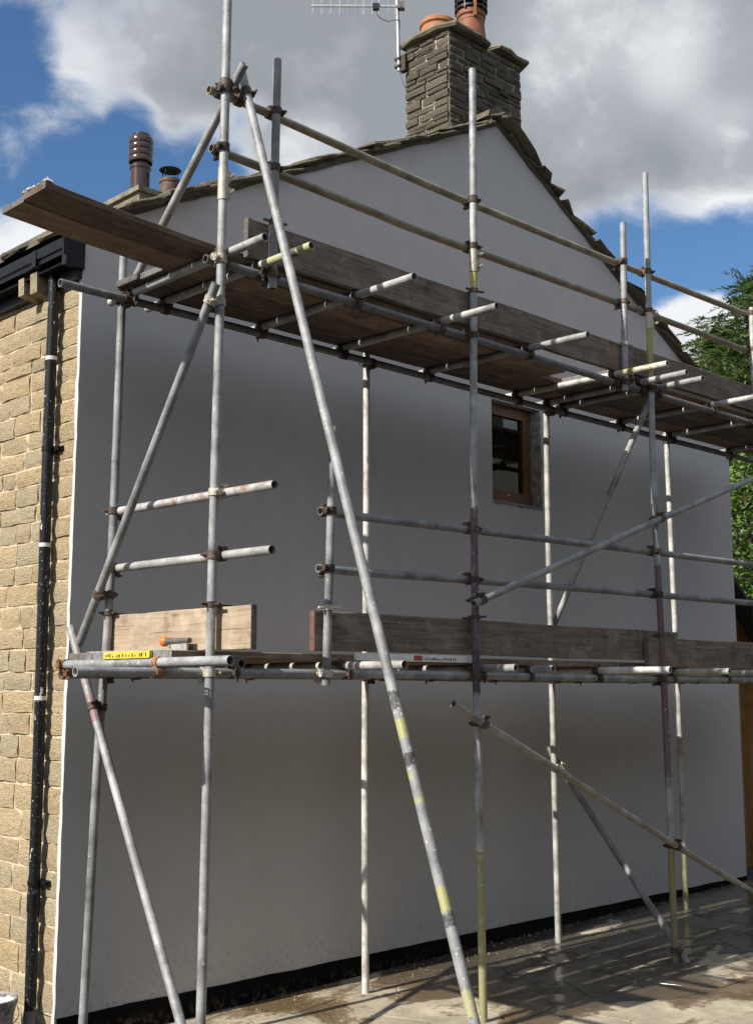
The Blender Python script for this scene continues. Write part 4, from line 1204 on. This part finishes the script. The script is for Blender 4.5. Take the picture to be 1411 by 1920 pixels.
# ------------------------------------------------------------------ bucket
bc = V((-0.285, 0.262, gz(-.28) - 0.009))
bk = thing('bucket', 'plaster-caked builders bucket beside the downpipe', 'bucket', bc)
put('body', MB().lathe([(0.001, 0.002), (0.105, 0.0), (0.112, 0.06), (0.118, 0.063), (0.125, 0.13), (0.131, 0.133), (0.138, 0.20), (0.150, 0.255), (0.156, 0.258), (0.156, 0.285), (0.148, 0.29), (0.138, 0.28), (0.128, 0.2), (0.12, 0.17)], bc, 28).mesh('bucket_body', 35), M_bucket, bk)
pl = MB()
ring = []
for k in range(28):
    a = 2 * math.pi * k / 28
    ring.append(bc + V((0.137 * math.cos(a), 0.137 * math.sin(a), 0.255 + rng.uniform(-.02, .03))))
inner = [bc + V((0.075 * math.cos(2 * math.pi * k / 28), 0.075 * math.sin(2 * math.pi * k / 28), 0.225 + rng.uniform(-.03, .035))) for k in range(28)]
pl.add(ring + inner + [bc + V((0, 0, 0.24))], [(k, (k + 1) % 28, 28 + (k + 1) % 28, 28 + k) for k in range(28)] + [(28 + k, 28 + (k + 1) % 28, 56) for k in range(28)])
put('plaster', pl.mesh('bucket_plaster'), M_plaster, bk)
put('handle', MB().pipe(spline([bc + V((0.155, 0, 0.26)), bc + V((0.13, -0.1, 0.19)), bc + V((0.0, -0.165, 0.15)), bc + V((-0.13, -0.1, 0.19)), bc + V((-0.155, 0, 0.26))]), 0.004, None, 6).mesh('bucket_handle', 60), M_hoop, bk)

# ------------------------------------------------------------------ timber shed past the far corner
shed = thing('timber_shed', 'orange timber shed with a felt roof beyond the far corner of the house', 'shed', (8.8, 1.2, gz(8.8)))
def shz(x):
    return 3.22 - 0.80 * (x - 7.72)
x = 7.74
while x < 9.75:
    wd_ = rng.uniform(0.115, 0.145)
    m_ = MB().prism([(0, 0, 0), (shz(x) - gz(x), 0, 0), (shz(x + wd_) - gz(x), wd_, 0), (0, wd_, 0)], (0, 0, 0.022))
    M = Matrix(((0, 1, 0, x), (0, 0, 1, 0.34 + rng.uniform(0, .012)), (1, 0, 0, gz(x)), (0, 0, 0, 1)))
    put('plank', m_.mesh('shed_plank'), M_shed, shed, M)
    x += wd_ + 0.004
put('post', MB().box((8.02, 0.27, gz(8)), (8.12, 0.335, 2.80)).mesh('shed_post'), M_shed, shed)
put('side_wall', MB().box((7.76, 0.37, gz(8)), (7.80, 2.6, 3.10)).box((9.70, 0.37, gz(8)), (9.74, 2.6, 1.60)).mesh('shed_sides'), M_shed, shed)
put('roof', MB().prism([(7.66, 0.10, shz(7.66)), (9.95, 0.10, shz(9.95)), (9.95, 0.10, shz(9.95) + .05), (7.66, 0.10, shz(7.66) + .05)], (0, 2.6, 0)).mesh('shed_roof'), M_felt, shed)
put('barge_board', MB().prism([(8.13, 0.06, shz(8.13) - .16), (9.97, 0.06, shz(9.97) - .16), (9.97, 0.06, shz(9.97) + .02), (8.13, 0.06, shz(8.13) + .02)], (0, 0.035, 0)).mesh('barge_board'), M_felt, shed)

# ------------------------------------------------------------------ trees
def spray(mb, p, d, size, r):
    """one feathery conifer frond: a stem with short flattened twiglets"""
    d = d.normalized()
    s, n = perp(d)
    ang = r.uniform(-.6, .6)
    s, n = s * math.cos(ang) + n * math.sin(ang), n * math.cos(ang) - s * math.sin(ang)
    for k in range(7):
        t = k / 7
        c = p + d * size * t - V((0, 0, 1)) * size * 0.22 * t * t
        for sg in (-1, 1):
            ln = size * 0.42 * (1 - 0.75 * t) * r.uniform(.7, 1.2)
            e = c + (d * 0.75 + s * sg * 0.8 + n * r.uniform(-.25, .25)).normalized() * ln
            wv = (d * 0.5 - s * sg * 0.5).normalized() * ln * 0.26
            mb.add([c - wv, e, c + wv, c + (e - c) * 0.6 + n * ln * 0.12], [(0, 1, 3), (1, 2, 3)])
    tip = p + d * size * 1.15 - V((0, 0, 1)) * size * 0.3
    w = s * size * 0.05
    c = p + d * size * 0.8 - V((0, 0, 1)) * size * 0.15
    mb.add([c - w, tip, c + w], [(0, 1, 2)])

tr_ = random.Random(5)
tc = V((18.6, 4.6, gz(17)))
tree = thing('conifer_tree', 'tall green conifer with feathery drooping sprays beyond the house', 'tree', tc)
trk = MB().pipe([tc + V((0.05 * math.sin(k * 1.3), 0.05 * math.cos(k), 0.86 * k)) for k in range(11)], 0.17, None, 12)
put('trunk', trk.mesh('trunk', 50), M_bark, tree)
lm = MB()
cr = MB()
def crad(z):
    return 3.7 * max(0.0, (9.9 - z) / 3.0) ** 0.75 if z > 6.9 else 3.7 - 0.16 * (6.9 - z)
for k in range(560):
    z = tr_.uniform(1.6, 9.7)
    a = tr_.uniform(0, 2 * math.pi)
    if math.cos(a - 3.4) < -0.35 and tr_.random() < .75:
        continue
    rr = crad(z) * tr_.uniform(.55, 1.06)
    base = tc + V((0, 0, z - 0.25 * rr))
    dirn = V((math.cos(a), math.sin(a), 0.18))
    pts = [base + dirn * rr * t + V((0, 0, 1)) * (-0.10 * rr * t * t + 0.30 * t) for t in (0.15, .45, .75, 1.0)]
    lm.pipe(pts, 0.022, None, 5)
    for j in range(22):
        t = tr_.uniform(0.30, 1.0) ** 0.7
        i = min(2, int(t * 3))
        p = base + dirn * rr * t + V((0, 0, 1)) * (-0.10 * rr * t * t + 0.30 * t) + V((tr_.gauss(0, .14), tr_.gauss(0, .14), tr_.gauss(0, .12)))
        dd = V((dirn.x, dirn.y, 0)) + V((tr_.gauss(0, .55), tr_.gauss(0, .55), tr_.gauss(0.05, .30)))
        spray(cr, p, dd, tr_.uniform(.34, .66), tr_)
put('limbs', lm.mesh('limbs'), M_bark, tree)
put('crown', cr.mesh('crown'), M_conif, tree, kind='stuff')

sc_ = V((13.6, 2.4, gz(13)))
shrub = thing('leafy_shrub', 'tall broad-leaved shrub growing behind the timber shed', 'shrub', sc_)
sm, sl = MB(), MB()
for k in range(9):
    a = 2 * math.pi * k / 9
    sm.pipe([sc_, sc_ + V((0.3 * math.cos(a), 0.3 * math.sin(a), 1.5)), sc_ + V((0.7 * math.cos(a), 0.7 * math.sin(a), 3.4)), sc_ + V((0.85 * math.cos(a), 0.85 * math.sin(a), 5.0))], 0.03, None, 5)
put('stems', sm.mesh('stems'), M_bark, shrub)
for k in range(15000):
    z = tr_.uniform(0.6, 5.9)
    a = tr_.uniform(0, 2 * math.pi)
    lump = 0.22 * mnoise.noise(V((math.cos(a) * 2.2, math.sin(a) * 2.2, z * 1.9)))
    rr = (1.25 + lump) * min(1.0, (6.3 - z) / 1.6) * tr_.uniform(.5, 1.04)
    p = sc_ + V((rr * math.cos(a), rr * math.sin(a), z))
    d = V((math.cos(a) + tr_.gauss(0, .5), math.sin(a) + tr_.gauss(0, .5), tr_.gauss(-.25, .45))).normalized()
    s, n = perp(d)
    ang = tr_.uniform(-.9, .9)
    s = s * math.cos(ang) + n * math.sin(ang)
    ln = tr_.uniform(.06, .12)
    sl.add([p, p + d * ln * .45 + s * ln * .36, p + d * ln, p + d * ln * .45 - s * ln * .36], [(0, 1, 2, 3)])
put('leaves', sl.mesh('leaves'), M_leaf, shrub, kind='stuff')

# ------------------------------------------------------------------ terrace across the yard, which the window reflects
ter = thing('terraced_house', 'stone terrace across the yard facing the white gable', 'house', (3.0, -14.5, 0.0))
TY = -11.5
put('wall', MB().box((-14, TY - 6.5, -0.3), (26, TY, 5.9)).mesh('terrace_wall'), M_chst, ter)
put('roof', MB().prism([(-14.3, TY + .3, 5.85), (-14.3, TY - 3.25, 8.6), (-14.3, TY - 6.8, 5.85)], (40.6, 0, 0)).mesh('terrace_roof'), M_slate, ter)
for k in range(9):
    xw = -11.5 + 4.3 * k
    for zw, hw in ((0.95, 1.3), (3.6, 1.25)):
        w_ = put('window', MB().box((xw, TY - 0.02, zw), (xw + 1.0, TY + 0.025, zw + hw)).mesh('terrace_window'), M_whitepl, ter)
        for q in (0, 1):
            put('pane', MB().box((xw + .07 + q * .45, TY + 0.02, zw + .07), (xw + .48 + q * .45, TY + 0.030, zw + hw - .07)).mesh('terrace_pane'), M_black, w_)
    put('door', MB().box((xw + 1.8, TY - 0.02, 0.0), (xw + 2.7, TY + 0.03, 2.1)).mesh('terrace_door'), M_frame, ter)
    put('chimney', MB().box((xw + 2.0, TY - 3.7, 8.0), (xw + 2.9, TY - 2.8, 9.6)).mesh('terrace_chimney'), M_chst, ter)
